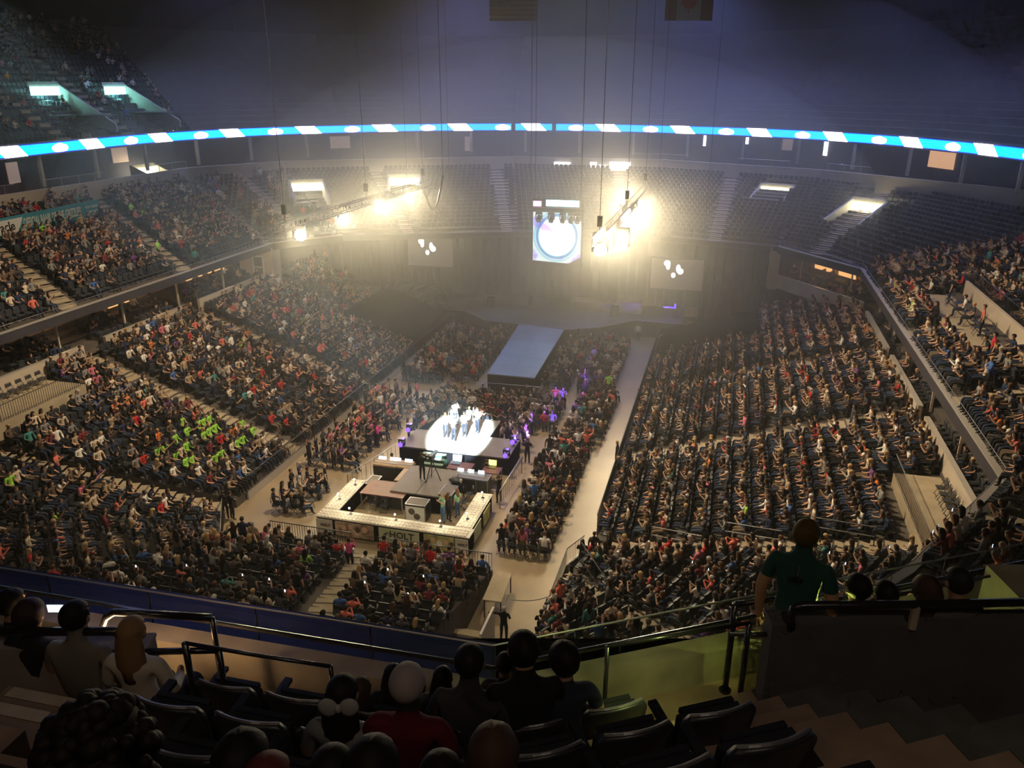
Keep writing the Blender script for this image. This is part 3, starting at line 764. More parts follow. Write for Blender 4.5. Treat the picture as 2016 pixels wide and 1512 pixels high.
# front railings of the lower stands and the kerb below them
M['picket'] = mat('black picket metal', (.012, .012, .014), .4)
def fence(label, pts, z, h=1.0, pitch=.14, kerb=True, km='rail'):
    t = thing('crowd_railing', label, 'railing')
    rl = MB(); rl.tube([(p[0], p[1], z + h) for p in pts], .025, 6); rl.tube([(p[0], p[1], z + .1) for p in pts], .018, 6)
    rl.build('handrail', M['blackmetal'], t)
    pk = MB()
    for (x, y, dx, dy) in walk(pts, pitch): pk.bar((x, y, z), (x, y, z + h), .016)
    o = pk.build('picket', M['picket'], t); o['kind'] = 'stuff'
    if kerb:
        k = MB(); k.ribbon(pts, z - .6, z + .05, .12); k.build('kerb', M[km], t)
    return t
fence('black railing with pale kerb along the front of the left lower stand', [(-25.35, 35.6), (-25.35, 72.5)], .5)
fence('black picket railing along the front of the right lower stand', [(-5.12, 72), (-5.12, 36.2)], .7, km='fascia')
fence('black picket railing at the front of the near end stand left of its steps', [(-21.3, 31.4), (-16.7, 31.4)], .6)
fence('black picket railing at the front of the near end stand right of its steps', [(-15.3, 31.4), (-9.4, 31.4)], .6)
fence('black picket railing beside the tunnel at the right corner stand', [(-6.0, 28.6), (-6.0, 32.6), (-5.4, 34.0)], .7)
fence('black sloping picket railing beside the bright corner aisle', [(-5.2, 31.9), (-3.9, 29.7), (-2.9, 28.2)], 1.6, kerb=False)
fence('black railing round the left corner of the near end stand', [(-22.9, 29.4), (-25.2, 33.0)], .5, kerb=False)
for i, (pts, z, lb) in enumerate([([(-2.2, 34.1), (.2, 33.5)], 1.7, 'lower'), ([(1.2, 33.3), (3.6, 32.8)], 2.9, 'middle'), ([(4.6, 32.6), (7.2, 32)], 4.1, 'upper')]):
    t = thing('aisle_rail', '%s short horizontal rail beside the corner aisle of the right stand' % lb, 'railing'); r_ = MB()
    for hh in (.5, .95): r_.tube([(pts[0][0], pts[0][1], z + hh), (pts[1][0], pts[1][1], z + hh + .2)], .022, 6)
    r_.build('bars', M['steel'], t); r_ = MB()
    for p in pts: r_.bar((p[0], p[1], z - .3), (p[0], p[1], z + 1.1), .04)
    r_.build('posts', M['blackmetal'], t)

# sponsor board in the left club deck
q = MB(); bx0, by0, by1 = -51.6, 46.5, 58.6
M['boardteal'] = mat('teal board', (.03, .2, .25), .6); M['boardwhite'] = mat('board white', (.55, .53, .5), .6)
t = thing('sponsor_board', 'long teal board lettered OFFICIAL BANK OF THE GRIZZLIES across the left club deck', 'sign', (0, 0, 0))
cA = atz(196, 414, 12.6); cB = atz(-60, 470, 12.6); bd = (cB - cA); bl = bd.length; bh = math.atan2(-bd.y, -bd.x)
q.box((cA + bd / 2 + Vector((0, 0, .25))), (bl, .12, 1.35), bh); q.build('panel', M['boardteal'], t)
def text(s, name, size, loc, rz, tilt, m, parent, ext=.01, align='CENTER', sx=1.0):
    c = bpy.data.curves.new(name, 'FONT'); c.body = s; c.size = size; c.extrude = ext; c.align_x = align; c.align_y = 'CENTER'; c.resolution_u = 2
    c.offset = size * 0.018
    o = bpy.data.objects.new(name, c); COL.objects.link(o)
    dg = bpy.context.evaluated_depsgraph_get(); me = bpy.data.meshes.new_from_object(o.evaluated_get(dg)); bpy.data.objects.remove(o)
    me.materials.clear(); me.materials.append(m); o = link(name, me, parent); o.location = loc; o.rotation_euler = (tilt, 0, rz); o.scale = (sx, 1, 1)
    return o
bh2 = bh
nrm = Vector((math.sin(bh), -math.cos(bh), 0)) * .08
if nrm.x < 0: nrm = -nrm
def onboard(px, dz=0): 
    t_ = (196 - px) / 256.0; return cA + bd * t_ + nrm + Vector((0, 0, .25 + dz))
text('OFFICIAL BANK OF THE GRIZZLIES', 'lettering', .95, onboard(93), bh, PI / 2, M['boardwhite'], t, sx=.43)
text('PLAY GREEN', 'lettering', .27, onboard(178, .2), bh, PI / 2, M['boardwhite'], t); text('BANK EASY', 'lettering', .27, onboard(178, -.2), bh, PI / 2, M['boardwhite'], t)
wp = MB(); e0, e1, e2, e3 = onboard(-60, -.5), onboard(22, -.5), onboard(34, .5), onboard(-60, .5)
wp.add([p + nrm * .1 for p in (e0, e1, e2, e3)], [(0, 1, 2, 3)]); wp.build('white_field', M['boardwhite'], t)
text('acle', 'lettering', .9, onboard(4) + nrm * .3, bh, PI / 2, mat('board black', (.02, .02, .02)), t, align='CENTER')

# ---------------------------------------------------------------- main stage, runway, screens
ST = [(-30, 76), (-30, 73.2), (-24.6, 73.2), (-21.4, 70.4), (-18.2, 70.2), (-13.6, 69.4), (-11, 70.6), (-7.6, 74.2), (-3.2, 74.0), (-3.2, 80), (-30, 80)]
M['deckgrey'] = mat('grey stage deck', (.16, .17, .18), .35, noise=.2, nscale=.6, spec=.5); M['runway'] = mat('pale blue runway deck', (.22, .28, .33), .3, noise=.18, nscale=.7, spec=.6)
t = thing('main_stage', 'dark main stage with angled wings at the far end of the floor', 'stage')
q = MB(); q.prism(ST, 0, 1.45); q.build('skirt', M['black'], t); q = MB(); q.prism([(x, y) for x, y in ST], 1.45, 1.5); q.build('deck', M['deckgrey'], t)
q = MB()
for a, b in (((-24.6, 73.2), (-21.4, 70.4)), ((-11, 70.6), (-7.6, 74.2)), ((-7.6, 74.2), (-3.2, 74.0)), ((-30, 73.2), (-24.6, 73.2))): q.bar((*a, 1.52), (*b, 1.52), .12, .1)
q.build('edge_strip', M['steel'], t)
for (x, y, sx, sy, sz) in ((-25, 76.8, 2.4, 1.6, .5), (-20.5, 77.4, 3.4, 1.8, .9), (-12.2, 77.6, 4.4, 1.8, .8), (-8.6, 77.2, 2.4, 1.6, 1.1)):
    q = MB(); q.box((x, y, 1.5 + sz / 2), (sx, sy, sz)); q.build('riser', M['deckgrey'], t)
t = thing('runway', 'pale blue runway deck running from the main stage into the floor', 'stage')
RW = [(-17.0, 56), (-13.2, 56), (-13.6, 69.3), (-18.1, 70.1)]
q = MB(); q.prism(RW, 0, 1.42); q.build('skirt', M['black'], t)
for i in range(6):
    for j in range(2):
        a0, a1 = j / 2, (j + 1) / 2; b0, b1 = i / 6, (i + 1) / 6
        def P(a, b): return lerp(lerp(RW[0], RW[1], a), lerp(RW[3], RW[2], a), b)
        c = lerp(P(a0, b0), P(a1, b1), .5); poly = [lerp(p, c, .006) for p in (P(a0, b0), P(a1, b0), P(a1, b1), P(a0, b1))]
        q = MB(); q.prism(poly, 1.42, 1.5); q.build('deck_panel', M['runway'], t)
# screens
def screen_mat():
    m = bpy.data.materials.new('centre screen picture'); m.use_nodes = True; nt = m.node_tree; b = nt.nodes['Principled BSDF']
    tc = nt.nodes.new('ShaderNodeTexCoord'); mp = nt.nodes.new('ShaderNodeMapping'); nt.links.new(tc.outputs['Object'], mp.inputs[0])
    g = nt.nodes.new('ShaderNodeTexGradient'); g.gradient_type = 'SPHERICAL'; mp.inputs['Scale'].default_value = (.37, 0, .35); mp.inputs['Location'].default_value = (0, 0, .07)
    nt.links.new(mp.outputs[0], g.inputs[0]); r = nt.nodes.new('ShaderNodeValToRGB'); nt.links.new(g.outputs['Fac'], r.inputs['Fac']); cr = r.color_ramp
    for pos, c in ((0, (.85, 1, 1)), (.14, (.75, .95, 1)), (.17, (.1, .6, .8)), (.22, (.7, .9, 1)), (.26, (.03, .25, .6)), (.33, (.1, .55, .85)), (.36, (1.6, 1.6, 1.6)), (1, (1.6, 1.6, 1.6))):
        e = cr.elements.new(pos) if pos not in (0, 1) else cr.elements[0 if pos == 0 else -1]; e.color = (*c, 1); e.position = pos
    n = nt.nodes.new('ShaderNodeTexNoise'); n.inputs['Scale'].default_value = .55; nt.links.new(tc.outputs['Object'], n.inputs['Vector'])
    mx = nt.nodes.new('ShaderNodeMix'); mx.data_type = 'RGBA'; mx.blend_type = 'MULTIPLY'; rr = nt.nodes.new('ShaderNodeValToRGB')
    rr.color_ramp.elements[0].position = .38; rr.color_ramp.elements[0].color = (.55, .4, 1, 1); rr.color_ramp.elements[1].position = .46; rr.color_ramp.elements[1].color = (1, 1, 1, 1)
    nt.links.new(n.outputs['Fac'], rr.inputs['Fac']); mx.inputs[0].default_value = 1; nt.links.new(r.outputs[0], mx.inputs[6]); nt.links.new(rr.outputs[0], mx.inputs[7])
    nt.links.new(mx.outputs[2], b.inputs['Emission Color']); b.inputs['Emission Strength'].default_value = .85; b.inputs['Base Color'].default_value = (.02, .02, .02, 1)
    return m
t = thing('centre_screen', 'tall bright LED screen showing a glowing white disc above the main stage', 'screen', (-15.65, 75.0, 9.2))
SCM = screen_mat()
q = MB(); q.add([(-2.35, 0, 2.2), (-2.35, 0, -2.6), (1.2, 0, -2.75), (2.35, 0, -2.1), (2.3, 0, 2.2)], [(0, 1, 2, 3, 4)]); q.build('display', SCM, t)
q = MB(); q.box((-1.95, .0, 2.85), (.8, .04, .5)); q.build('display', mat('pink screen strip', (1, .5, .8), emit=2.2, ecol=(1, .4, .75)), t)
q = MB(); q.box((.5, .0, 2.95), (3.2, .04, .6)); q.build('display', mat('cyan screen strip', (.6, 1, 1), emit=2.4, ecol=(.5, .95, 1)), t)
q = MB(); q.box((0, .2, .1), (4.9, .3, 6.4)); q.build('housing', M['black'], t)
for a_ in (-2.2, 2.2): q = MB(); q.cyl((a_, .2, 3.2), (a_, .2, 30.5), .03, n=5); q.build('chain', M['blackmetal'], t)
q = MB()
for z in (0, .35):
    for y in (-.9, -.6): q.bar((-2.6, y, 2.25 + z), (2.6, y, 2.25 + z), .07)
for i in range(16): q.bar((-2.6 + i * .34, -.9, 2.25), (-2.6 + (i + .5) * .34, -.9, 2.6), .04); q.bar((-2.6 + (i + .5) * .34, -.9, 2.6), (-2.6 + (i + 1) * .34, -.9, 2.25), .04)
for a_ in (-2.4, 2.4): q.cyl((a_, -.75, 2.6), (a_, -.75, 30.5), .03, n=5)
tr = tag(q.build('lighting_truss', M['blackmetal'], None, loc=(-15.65, 75, 9.2)), 'black lighting truss crossing the top of the tall centre screen', 'truss')
def moving_head(loc, label, group, lens=None, to=(0, -1, -1), sc=1.0, parent=None):
    t = thing('moving_light', label, 'stage light', loc, 0, group) if parent is None else parent
    d = Vector(to).normalized(); q = MB(); q.box((0, 0, -.08), (.38, .3, .14)); q.build('base', M['blackmetal'], t)
    q = MB()
    for s in (-.19, .19): q = MB(); q.box((s, 0, -.3), (.05, .14, .36)); q.build('yoke_arm', M['blackmetal'], t)
    c = Vector((0, 0, -.42)); q = MB(); q.cyl(c - d * .2, c + d * .2, .13, .16, 12); q.build('lamp_head', M['blackmetal'], t)
    if lens: q = MB(); q.cyl(c + d * .2, c + d * .23, .15, n=14); q.build('lens', lens, t)
    t.scale = (sc,) * 3
    return t
for i, x in enumerate((-1.6, -.4, .7, 1.5, 2.1)):
    moving_head((-15.65 + x, 74.25, 11.4), '%s dark unlit moving light hanging across the tall centre screen' % POSTN[i], 'moving lights on the screen truss', sc=1.5)
def imag(x0, label, zc=6.0):
    t = thing('side_screen', label, 'screen', (x0 + 2.4, 75.0, zc)); q = MB(); q.box((0, 0, 0), (4.8, .06, 2.9)); q.build('screen_cloth', mat('projection cloth', (.3, .27, .24), .7, emit=.02, ecol=(.9, .8, .7)), t)
    q = MB()
    for s in (-1, 1): q.box((s * 2.44, 0, 0), (.08, .12, 3.0)); q.box((0, 0, s * 1.49), (4.9, .12, .08))
    q.build('frame', M['blackmetal'], t); bl = MB()
    for a_ in (-2.2, 2.2): q = MB(); q.cyl((a_, 0, 1.5), (a_, 0, 39.5 - zc), .02, n=5); q.build('chain', M['blackmetal'], t)
    for (x, z, rx, rz_) in ((-.95, 1.0, .3, .28), (-.85, .75, .18, .35), (.1, .55, .2, .38), (.3, .3, .28, .28), (-.32, -.1, .2, .24)): bl.ball((x, -.05, z), (rx, .02, rz_), 12, 6)
    bl.build('picture', mat('bright picture', (1, 1, 1), emit=3.0, ecol=(1, .97, 1)), t)
imag(-6.5, 'grey side screen with small white picture right of the main stage')
imag(-31.0, 'hazy side screen with small white picture left of the main stage', 6.9)
# drape behind the stage, made of separate hanging lengths
DR = [(-38, 71.2), (-34, 74), (-30, 80.5), (-3, 80.5), (2.6, 79), (4.4, 76.6)]
for i, (x, y, dx, dy) in enumerate(walk(DR, 2.9)):
    q = MB(); pts = [(j * .29, .05 * math.sin(j * 2.1)) for j in range(11)]
    q.ribbon(pts, 0, 8.5, .03); o = q.build('stage_drape', M['black'], None, loc=(x, y, 0), rz=math.atan2(dy, dx))
    tag(o, '%s black drape hanging behind the main stage, counted from the left' % POSTN[i], 'curtain', 'black drapes behind the stage')
q = MB(); q.ribbon([(x, y + .35) for x, y in DR], 0, 8.55, .1); struct(q.build('wall_stage_backdrop', M['black']), 'black backdrop behind the stage drapes')
# band gear on stage
for i, (x, y) in enumerate(((-27.6, 75), (-22.4, 75.4), (-9.8, 75.2))):
    t = thing('speaker_cabinet', 'black speaker cabinet on the main stage, %s from the left' % POSTN[i], 'speaker', (x, y, 1.5)); q = MB(); q.box((0, 0, .5), (.8, .6, 1.0)); q.build('cabinet', M['black'], t)
    q = MB(); q.cyl((0, -.31, .35), (0, -.33, .35), .24, n=14); q.cyl((0, -.31, .8), (0, -.33, .8), .12, n=12); q.build('cone', M['fascia'], t)
t = thing('equipment_case', 'light brown equipment case on the right wing of the stage', 'case', (-2.6, 77, 1.5)); q = MB(); q.box((0, 0, .4), (1.2, .7, .8)); q.build('body', mat('plywood', (.4, .24, .14)), t)
q = MB(); q.box((0, 0, .82), (1.24, .74, .06)); q.build('lid', M['steel'], t)
t = thing('stand_light', 'blue glowing light bar on the right wing of the stage', 'stage light', (-4.4, 76.2, 1.5)); q = MB(); q.cyl((0, 0, 0), (0, 0, 1.0), .04); q.build('stand', M['blackmetal'], t)
q = MB(); q.box((-.3, 0, .95), (1.0, .08, .1)); q.box((.3, 0, 1.1), (.12, .08, .45)); q.build('tube', M['bluebulb'], t)

# ---------------------------------------------------------------- flown lighting trusses
def truss(x, y0, y1, z, label, lamps, side):
    t = thing('lighting_truss', label, 'truss', (x, y0, z)); q = MB(); n = int((y1 - y0) / .6)
    for a in (-.25, .25):
        for b in (0, .5): q.bar((a, 0, b), (a, y1 - y0, b), .06)
    q.build('chords', M['steel'], t); q = MB()
    for i in range(n):
        yy = i * .6
        for a in (-.25, .25): q.bar((a, yy, 0), (a, yy + .3, .5), .03); q.bar((a, yy + .3, .5), (a, yy + .6, 0), .03)
        q.bar((-.25, yy, 0), (.25, yy + .3, 0), .03)
    q.build('lattice', M['steel'], t)
    for yy in (1, (y1 - y0) / 2, y1 - y0 - 1):
        q = MB(); q.cyl((0, yy, .5), (0, yy, 26), .02, n=5); q.build('chain', M['blackmetal'], t); q = MB(); q.box((0, yy, 1.3), (.28, .22, .6)); q.build('hoist', M['blackmetal'], t)
    for i, (px, py, pw) in enumerate(lamps):
        c = atz(px, py, z - .45)
        mh = moving_head((c.x, c.y, z), 'blazing warm audience light on the %s truss, %s from its near end' % (side, POSTN[i]), 'blazing lights on the %s truss' % side, M['bulb'],
                    to=(EYE - c) + Vector((0, 0, -3)), sc=2.5)
        d = (EYE - c).normalized()
        spot('audience_light', c + d * .55, EYE + Vector((0, 0, -14)) + Vector(((6 if side == 'left' else -2) * (i - 1.5), 0, 0)), pw, (1.0, .8, .45), 95, .8, .25)
P_TR = 3000
truss(-26.8, 44, 70, 14.0, 'long flown lighting truss over the left side of the floor', [(590, 445, P_TR), (675, 418, P_TR * .5), (747, 395, P_TR), (805, 373, P_TR)], 'left')
truss(-7.0, 44.5, 71, 14.0, 'long flown lighting truss over the right side of the floor', [(1183, 472, P_TR), (1224, 462, P_TR * .7), (1233, 412, P_TR), (1243, 403, P_TR), (1258, 386, P_TR)], 'right')
t = thing('cable_loop', 'dark cable bundle drooping from the far end of the left truss', 'cable', (0, 0, 0)); q = MB(); a = atz(835, 375, 14); b = atz(872, 345, 15.5)
q.tube([a + (b - a) * s + Vector((0, 0, -2.2 * math.sin(PI * s))) for s in [i / 10 for i in range(11)]], .09, 6); q.build('cable', M['blackmetal'], t)
q = MB(); q.cyl(b, b + Vector((0, 0, 22)), .03, n=5); q.build('drop_line', M['blackmetal'], t)
# beams on the stage, runway and aisle
spot('runway_light', (-15, 66, 18), (-15.3, 61, 1.5), 2600, (.55, .75, 1.0), 34, .6, .2)
spot('aisle_light', atz(1010, 866, 2.2), atz(1120, 790, 0), 300, (.35, .3, 1.0), 50, .8, .1)

# flags from the roof
def flag_us(loc, rz):
    t = thing('us_flag', 'faint stars and stripes flag hanging high under the roof', 'flag', loc, rz); W, H = 4.6, 2.75
    q = MB(); q2 = MB()
    for i in range(13): (q if i % 2 == 0 else q2).box((0, 0, H / 2 - (i + .5) * H / 13), (W, .02, H / 13))
    q.build('red_stripes', mat('flag red', (.12, .02, .03)), t); q2.build('white_stripes', mat('flag white', (.2, .2, .22)), t)
    q = MB(); q.box((-W * .3, -.02, H * .23), (W * .4, .03, H * .54)); q.build('canton', mat('flag blue', (.02, .03, .12)), t)
    q = MB()
    for r in range(9):
        for c in range(6 if r % 2 == 0 else 5): q.cyl((-W * .5 + .13 + c * .3 + (.15 if r % 2 else 0), -.04, H * .5 - .1 - r * .155), (-W * .5 + .13 + c * .3 + (.15 if r % 2 else 0), -.05, H * .5 - .1 - r * .155), .05, n=5)
    q.build('stars', M['white'], t)
def flag_ca(loc, rz):
    t = thing('canadian_flag', 'faint maple leaf flag hanging high under the roof', 'flag', loc, rz); W, H = 4.6, 2.9
    q = MB(); q.box((-W * .375, 0, 0), (W * .25, .02, H)); q.box((W * .375, 0, 0), (W * .25, .02, H)); q.build('red_bars', mat('flag red b', (.12, .02, .03)), t)
    q = MB(); q.box((0, 0, 0), (W * .5, .02, H)); q.build('white_field', mat('flag white b', (.26, .26, .28)), t)
    leaf = [(0, 1), (.13, .72), (.3, .8), (.25, .35), (.45, .52), (.52, .38), (.85, .42), (.72, .15), (.85, .02), (.42, -.3), (.5, -.46), (.06, -.4), (.06, -.85)]
    leaf = leaf + [(-x, y) for x, y in leaf[::-1][:-1]]
    q = MB(); q.add([(x * 1.0, -.03, y * .95) for x, y in leaf] + [(0, -.03, -.1)], [(i, (i + 1) % len(leaf), len(leaf)) for i in range(len(leaf))]); q.build('leaf', mat('flag red c', (.35, .03, .03)), t)
c = atd(1011, 10, 76); flag_us(c, YAW); c = atd(1357, 8, 76); flag_ca(c, YAW)
q = atd(1011, 10, 76); w_ = MB()

# black covers over the unsold seats beside the stage
def cover(nm, x0, x1, y0, y1, z0, z1):
    q = MB(); n = 8
    for i in range(n + 1):
        for j in range(n + 1):
            a, b = i / n, j / n; q.v.append((x0 + (x1 - x0) * a, y0 + (y1 - y0) * b, z0 + (z1 - z0) * a + .75 + .06 * math.sin(i * 2.3 + j * 1.7)))
    for i in range(n):
        for j in range(n): q.f.append((i * (n + 1) + j, i * (n + 1) + j + 1, (i + 1) * (n + 1) + j + 1, (i + 1) * (n + 1) + j)); q.m.append(0)
    e = [0 * (n + 1) + j for j in range(n + 1)]; b0 = len(q.v)
    for k in e: v = q.v[k]; q.v.append((v[0], v[1], v[2] - .9))
    for j in range(n): q.f.append((e[j + 1], e[j], b0 + j, b0 + j + 1)); q.m.append(0)
    return tag(q.build('seat_cover', M['black'], None, True), nm, 'cover')
cover('black cloth covering the lower seats at the stage end of the left stand', -25.6, -32.4, 62.8, 72.6, .5, 2.8)
cover('black cloth covering the lower seats at the stage end of the right stand', -4.9, 3.2, 64.6, 71.8, .7, 3.2)
# small lit boards above the far club deck and lit rooms behind the concourse
M['boardlit'] = mat('lit board', (1, 1, 1), emit=2.2, ecol=(.95, .97, 1)); M['roomlit'] = mat('lit room', (1, .6, .3), emit=.55, ecol=(1, .55, .28)); M['roompink'] = mat('dim lit room', (1, .75, .6), emit=.14, ecol=(1, .72, .6))
def onwall(px, py, L, z):   # point of plan line L seen at pixel column px
    best = None
    for (x, y, dx, dy) in walk(L, .2):
        q_ = proj((x, y, z))
        if q_ and (best is None or abs(q_[0] - px) < best[0]): best = (abs(q_[0] - px), x, y, math.atan2(dy, dx))
    return best[1:]
def wz(px, py, x, y): d = ray(px, py); return EYE.z + d.z * math.hypot(x, y) / math.hypot(d.x, d.y)
def lit(name, px, py, w_, h_, L, m, label, cat):
    x, y, a = onwall(px, py, L, 14.5); z = wz(px, py, x, y); q = MB(); q.box((0, 0, 0), (w_, .1, h_)); o = q.build(name, m, None, loc=(x, y, z), rz=a); return tag(o, label, cat)
LB = offset(BCK, -.3); LC = offset(RIB, 4.85)
lit('lit_board', 1106, 322, 2.0, .35, LB, M['boardlit'], 'short white lit board above the tall centre screen', 'display board'); lit('lit_board', 1109, 331, 2.3, .22, LB, M['boardlit'], 'thin white lit strip just under the short white board', 'display board')
lit('lit_board', 1170, 326, .8, .8, LB, M['boardlit'], 'small square lit emblem right of the short white board', 'display board'); lit('lit_board', 1188, 327, 1.2, .25, LB, M['boardlit'], 'tiny row of lit letters right of the square emblem', 'display board'); lit('lit_board', 1221, 327, 2.5, .95, LB, M['boardlit'], 'widest white lit board at the far end above the club deck', 'display board')
for (px, py, w_, h_, m_, lb) in ((672, 280, 2.6, 1.5, 'roompink', 'pinkish room with hanging shirts under the left ribbon'), (921, 283, .9, 1.9, 'roompink', 'tall narrow pale doorway under the middle of the ribbon'), (1384, 277, .35, 1.3, 'boardlit', 'thin lit vertical strip under the ribbon right of centre'),
    (1468, 277, .35, .8, 'boardlit', 'short lit vertical strip under the ribbon'), (1548, 282, 1.4, 1.6, 'roompink', 'small tan lit room under the ribbon'), (1623, 291, .5, 1.7, 'boardlit', 'brightest white vertical light under the right ribbon'), (1845, 312, 4.2, 1.8, 'roomlit', 'orange lit lounge under the right ribbon'),
    (240, 305, 2.0, 1.5, 'roompink', 'pale lit wall patch under the left ribbon'), (30, 340, 1.3, 1.8, 'roompink', 'pale doorway under the leftmost ribbon')): lit('lit_room', px, py, w_, h_, LC, M[m_], lb, 'opening')
LG = offset(RIB, 2.2)
for i, (px, py) in enumerate(((25, 331), (65, 322), (102, 317), (142, 311), (188, 308), (217, 304), (305, 293))):
    x, y, a = onwall(px, py, LG, 17); q = MB(); q.ball((0, 0, 0), (.28, .28, .2), 10, 6); o = q.build('globe_light', mat('globe', (1, .9, .9), emit=.7, ecol=(.8, .75, .95)), None, True, loc=(x, y, 17.0)); tag(o, '%s round globe light under the left ribbon, counted from the frame edge' % POSTN[i], 'light', 'globe lights under the ribbon')
for i, (px, py, w_) in enumerate(((192, 273, 1.6), (330, 260, 1.0))):
    x, y, a = onwall(px, py, offset(RIB, 3.5), 19); q = MB(); q.box((0, 0, 0), (w_, .3, .3)); o = q.build('light_bar', M['boardlit'], None, loc=(x, y, wz(px, py, x, y)), rz=a); tag(o, '%s small white light bar just above the left ribbon' % ('larger', 'thinner')[i], 'light')
# railings along the concourse parapet
for i, (a0, a1) in enumerate(((3, 9), (11, 19), (24, 31), (84, 92), (97, 104), (107, 113))):
    pts = [(p[0], p[1], 15.0) for p in walk(offset(BCK, 1.2), 1.0) ][a0 + 28:a1 + 28]
    if len(pts) < 2: continue
    q = MB(); q.tube(pts, .03, 6)
    for p in pts[::2]: q.bar(p, (p[0], p[1], 13.9), .04)
    tag(q.build('concourse_rail', M['rail']), '%s pale rail on the concourse behind the club deck' % POSTN[i], 'railing', 'concourse rails')

# platform cut into the right club deck
q = MB(); q.box((13.9, 49.5, 9.5), (2.5, 12.6, .7)); struct(q.build('floor_club_platform', M['step']), 'pale platform cut into the right club deck')
q = MB(); q.box((15.2, 49.5, 10.1), (.18, 12.8, 1.5)); tag(q.build('parapet', M['cream']), 'cream low wall behind the platform in the right club deck', 'parapet')
t = thing('platform_railing', 'black picket railing above the cream wall in the right club deck', 'railing'); q = MB(); q.tube([(15.3, 43.2, 11.6), (15.3, 55.8, 11.6)], .03, 6); q.build('handrail', M['blackmetal'], t)
q = MB()
for i in range(64): q.bar((15.3, 43.2 + i * .2, 10.7), (15.3, 43.2 + i * .2, 11.6), .025)
p = q.build('picket', M['blackmetal'], t); p['kind'] = 'stuff'
for i in range(10): folding_chair((13.6 + .25 * (i % 2), 44.4 + i * 1.05, 9.86), PI / 2, 'dark folding chair on the right club deck platform, %s from the camera end' % POSTN[i], 'folding chairs on the club deck platform')
for i, (px, py, sh) in enumerate(((1843, 580, 0), (1860, 606, 5), (1885, 640, 9), (1870, 622, 1))):
    c = atz(px, py, 10.4); person((13.7, c.y, 9.86), PI / 2 - .2, 'sit' if i % 2 else 'stand_down', SHIRTS[sh][1], HAIRS[i][1], SKINS[0][0], label='%s person in %s shirt on the right club deck platform' % ('seated' if i % 2 else 'standing', SHIRTS[sh][0]))
# ---------------------------------------------------------------- small stage on the floor
M['riser'] = mat('worn stage ply', (.2, .17, .14), .5, noise=.25, nscale=1.2)
t = thing('small_stage', 'low grey panelled stage under the white follow spot in the middle of the floor', 'stage')
q = MB(); q.prism([(-18.7, 42.3), (-11.6, 42.5), (-11.6, 45.2), (-13.6, 45.2), (-13.6, 47.9), (-17.9, 47.9), (-18.7, 45.2)], 0, 1.12); q.build('skirt', M['black'], t)
for x0, x1, y0, y1 in ((-18.7, -16.9, 42.4, 45.2), (-16.9, -15.1, 42.4, 45.2), (-15.1, -13.35, 42.4, 45.2), (-13.35, -11.6, 42.4, 45.2), (-17.9, -15.75, 45.2, 47.9), (-15.75, -13.6, 45.2, 47.9)):
    q = MB(); q.box(((x0 + x1) / 2, (y0 + y1) / 2, 1.16), (x1 - x0 - .03, y1 - y0 - .03, .08)); q.build('deck_panel', M['riser'], t)
t = thing('stage_steps', 'pale green carpeted steps leading up to the small stage', 'steps', (-16.3, 42.3, 0))
for i in range(5):
    q = MB(); q.box((0, -.15 - (4 - i) * .28, (i + 1) * .105), (1.5, .28, (i + 1) * .21)); q.build('riser', mat('step dark', (.03, .08, .05)), t)
    q = MB(); q.box((0, -.15 - (4 - i) * .28, (i + 1) * .21 + .01), (1.5, .26, .02)); q.build('tread', mat('step green', (.35, .5, .4)), t)
for i, (px, py) in enumerate(((791, 867), (1011, 862), (997, 888), (806, 838))):
    c = atz(px, py, 1.75); nm = ('left rear edge', 'right rear edge', 'right front corner', 'left back corner')[i]
    t = moving_head((c.x, c.y, 1.9), 'blue glowing moving light at the %s of the small stage' % nm, None, M['bluebulb'], to=(-.1, -1, .25), sc=1.0)
    q = MB(); q.cyl((0, 0, -.7), (0, 0, -.1), .04, n=6); q.build('stand', M['blackmetal'], t)
    spot('blue_beam', c + Vector((0, .5, .1)), (c + Vector((-6, 14, 1)), atz(1180, 705, 1), atz(1165, 730, .5), c + Vector((-6, 14, 1)))[i], (600, 9000, 16000, 400)[i], (.16, .06, 1.0), 16, .5, .05)
    point('blue_spill', c + Vector((0, .3, .3)), 14, (.2, .1, 1), .1)
for i, (a, b) in enumerate((((-20.2, 38.0), (-19.0, 43.0)), ((-11.0, 38.4), (-10.9, 43.0)))):
    t = thing('barrier_panel', 'waist high metal barrier along the %s side of the technicians area' % ('left', 'right')[i], 'barrier')
    q = MB(); q.tube([(*a, 0), (*a, 1.15), (*b, 1.15), (*b, 0)], .03, 6); q.build('frame', M['steel'], t)
    q = MB(); 
    for s in range(1, 12): p = lerp(a, b, s / 12); q.bar((*p, .1), (*p, 1.12), .015)
    p = q.build('bar', M['steel'], t); p['kind'] = 'stuff'
t = thing('runway_barrier', 'low barrier rail across the near end of the pale blue runway', 'barrier'); q = MB(); q.tube([(-18.2, 55.0, 0), (-18.2, 55, 1.1), (-12.6, 55.2, 1.1), (-12.6, 55.2, 0)], .03, 6); q.build('frame', M['steel'], t)
q = MB()
for s in range(28): q.bar((-18.1 + s * .2, 55.05, .05), (-18.1 + s * .2, 55.05, 1.1), .014)
p = q.build('bar', M['steel'], t); p['kind'] = 'stuff'
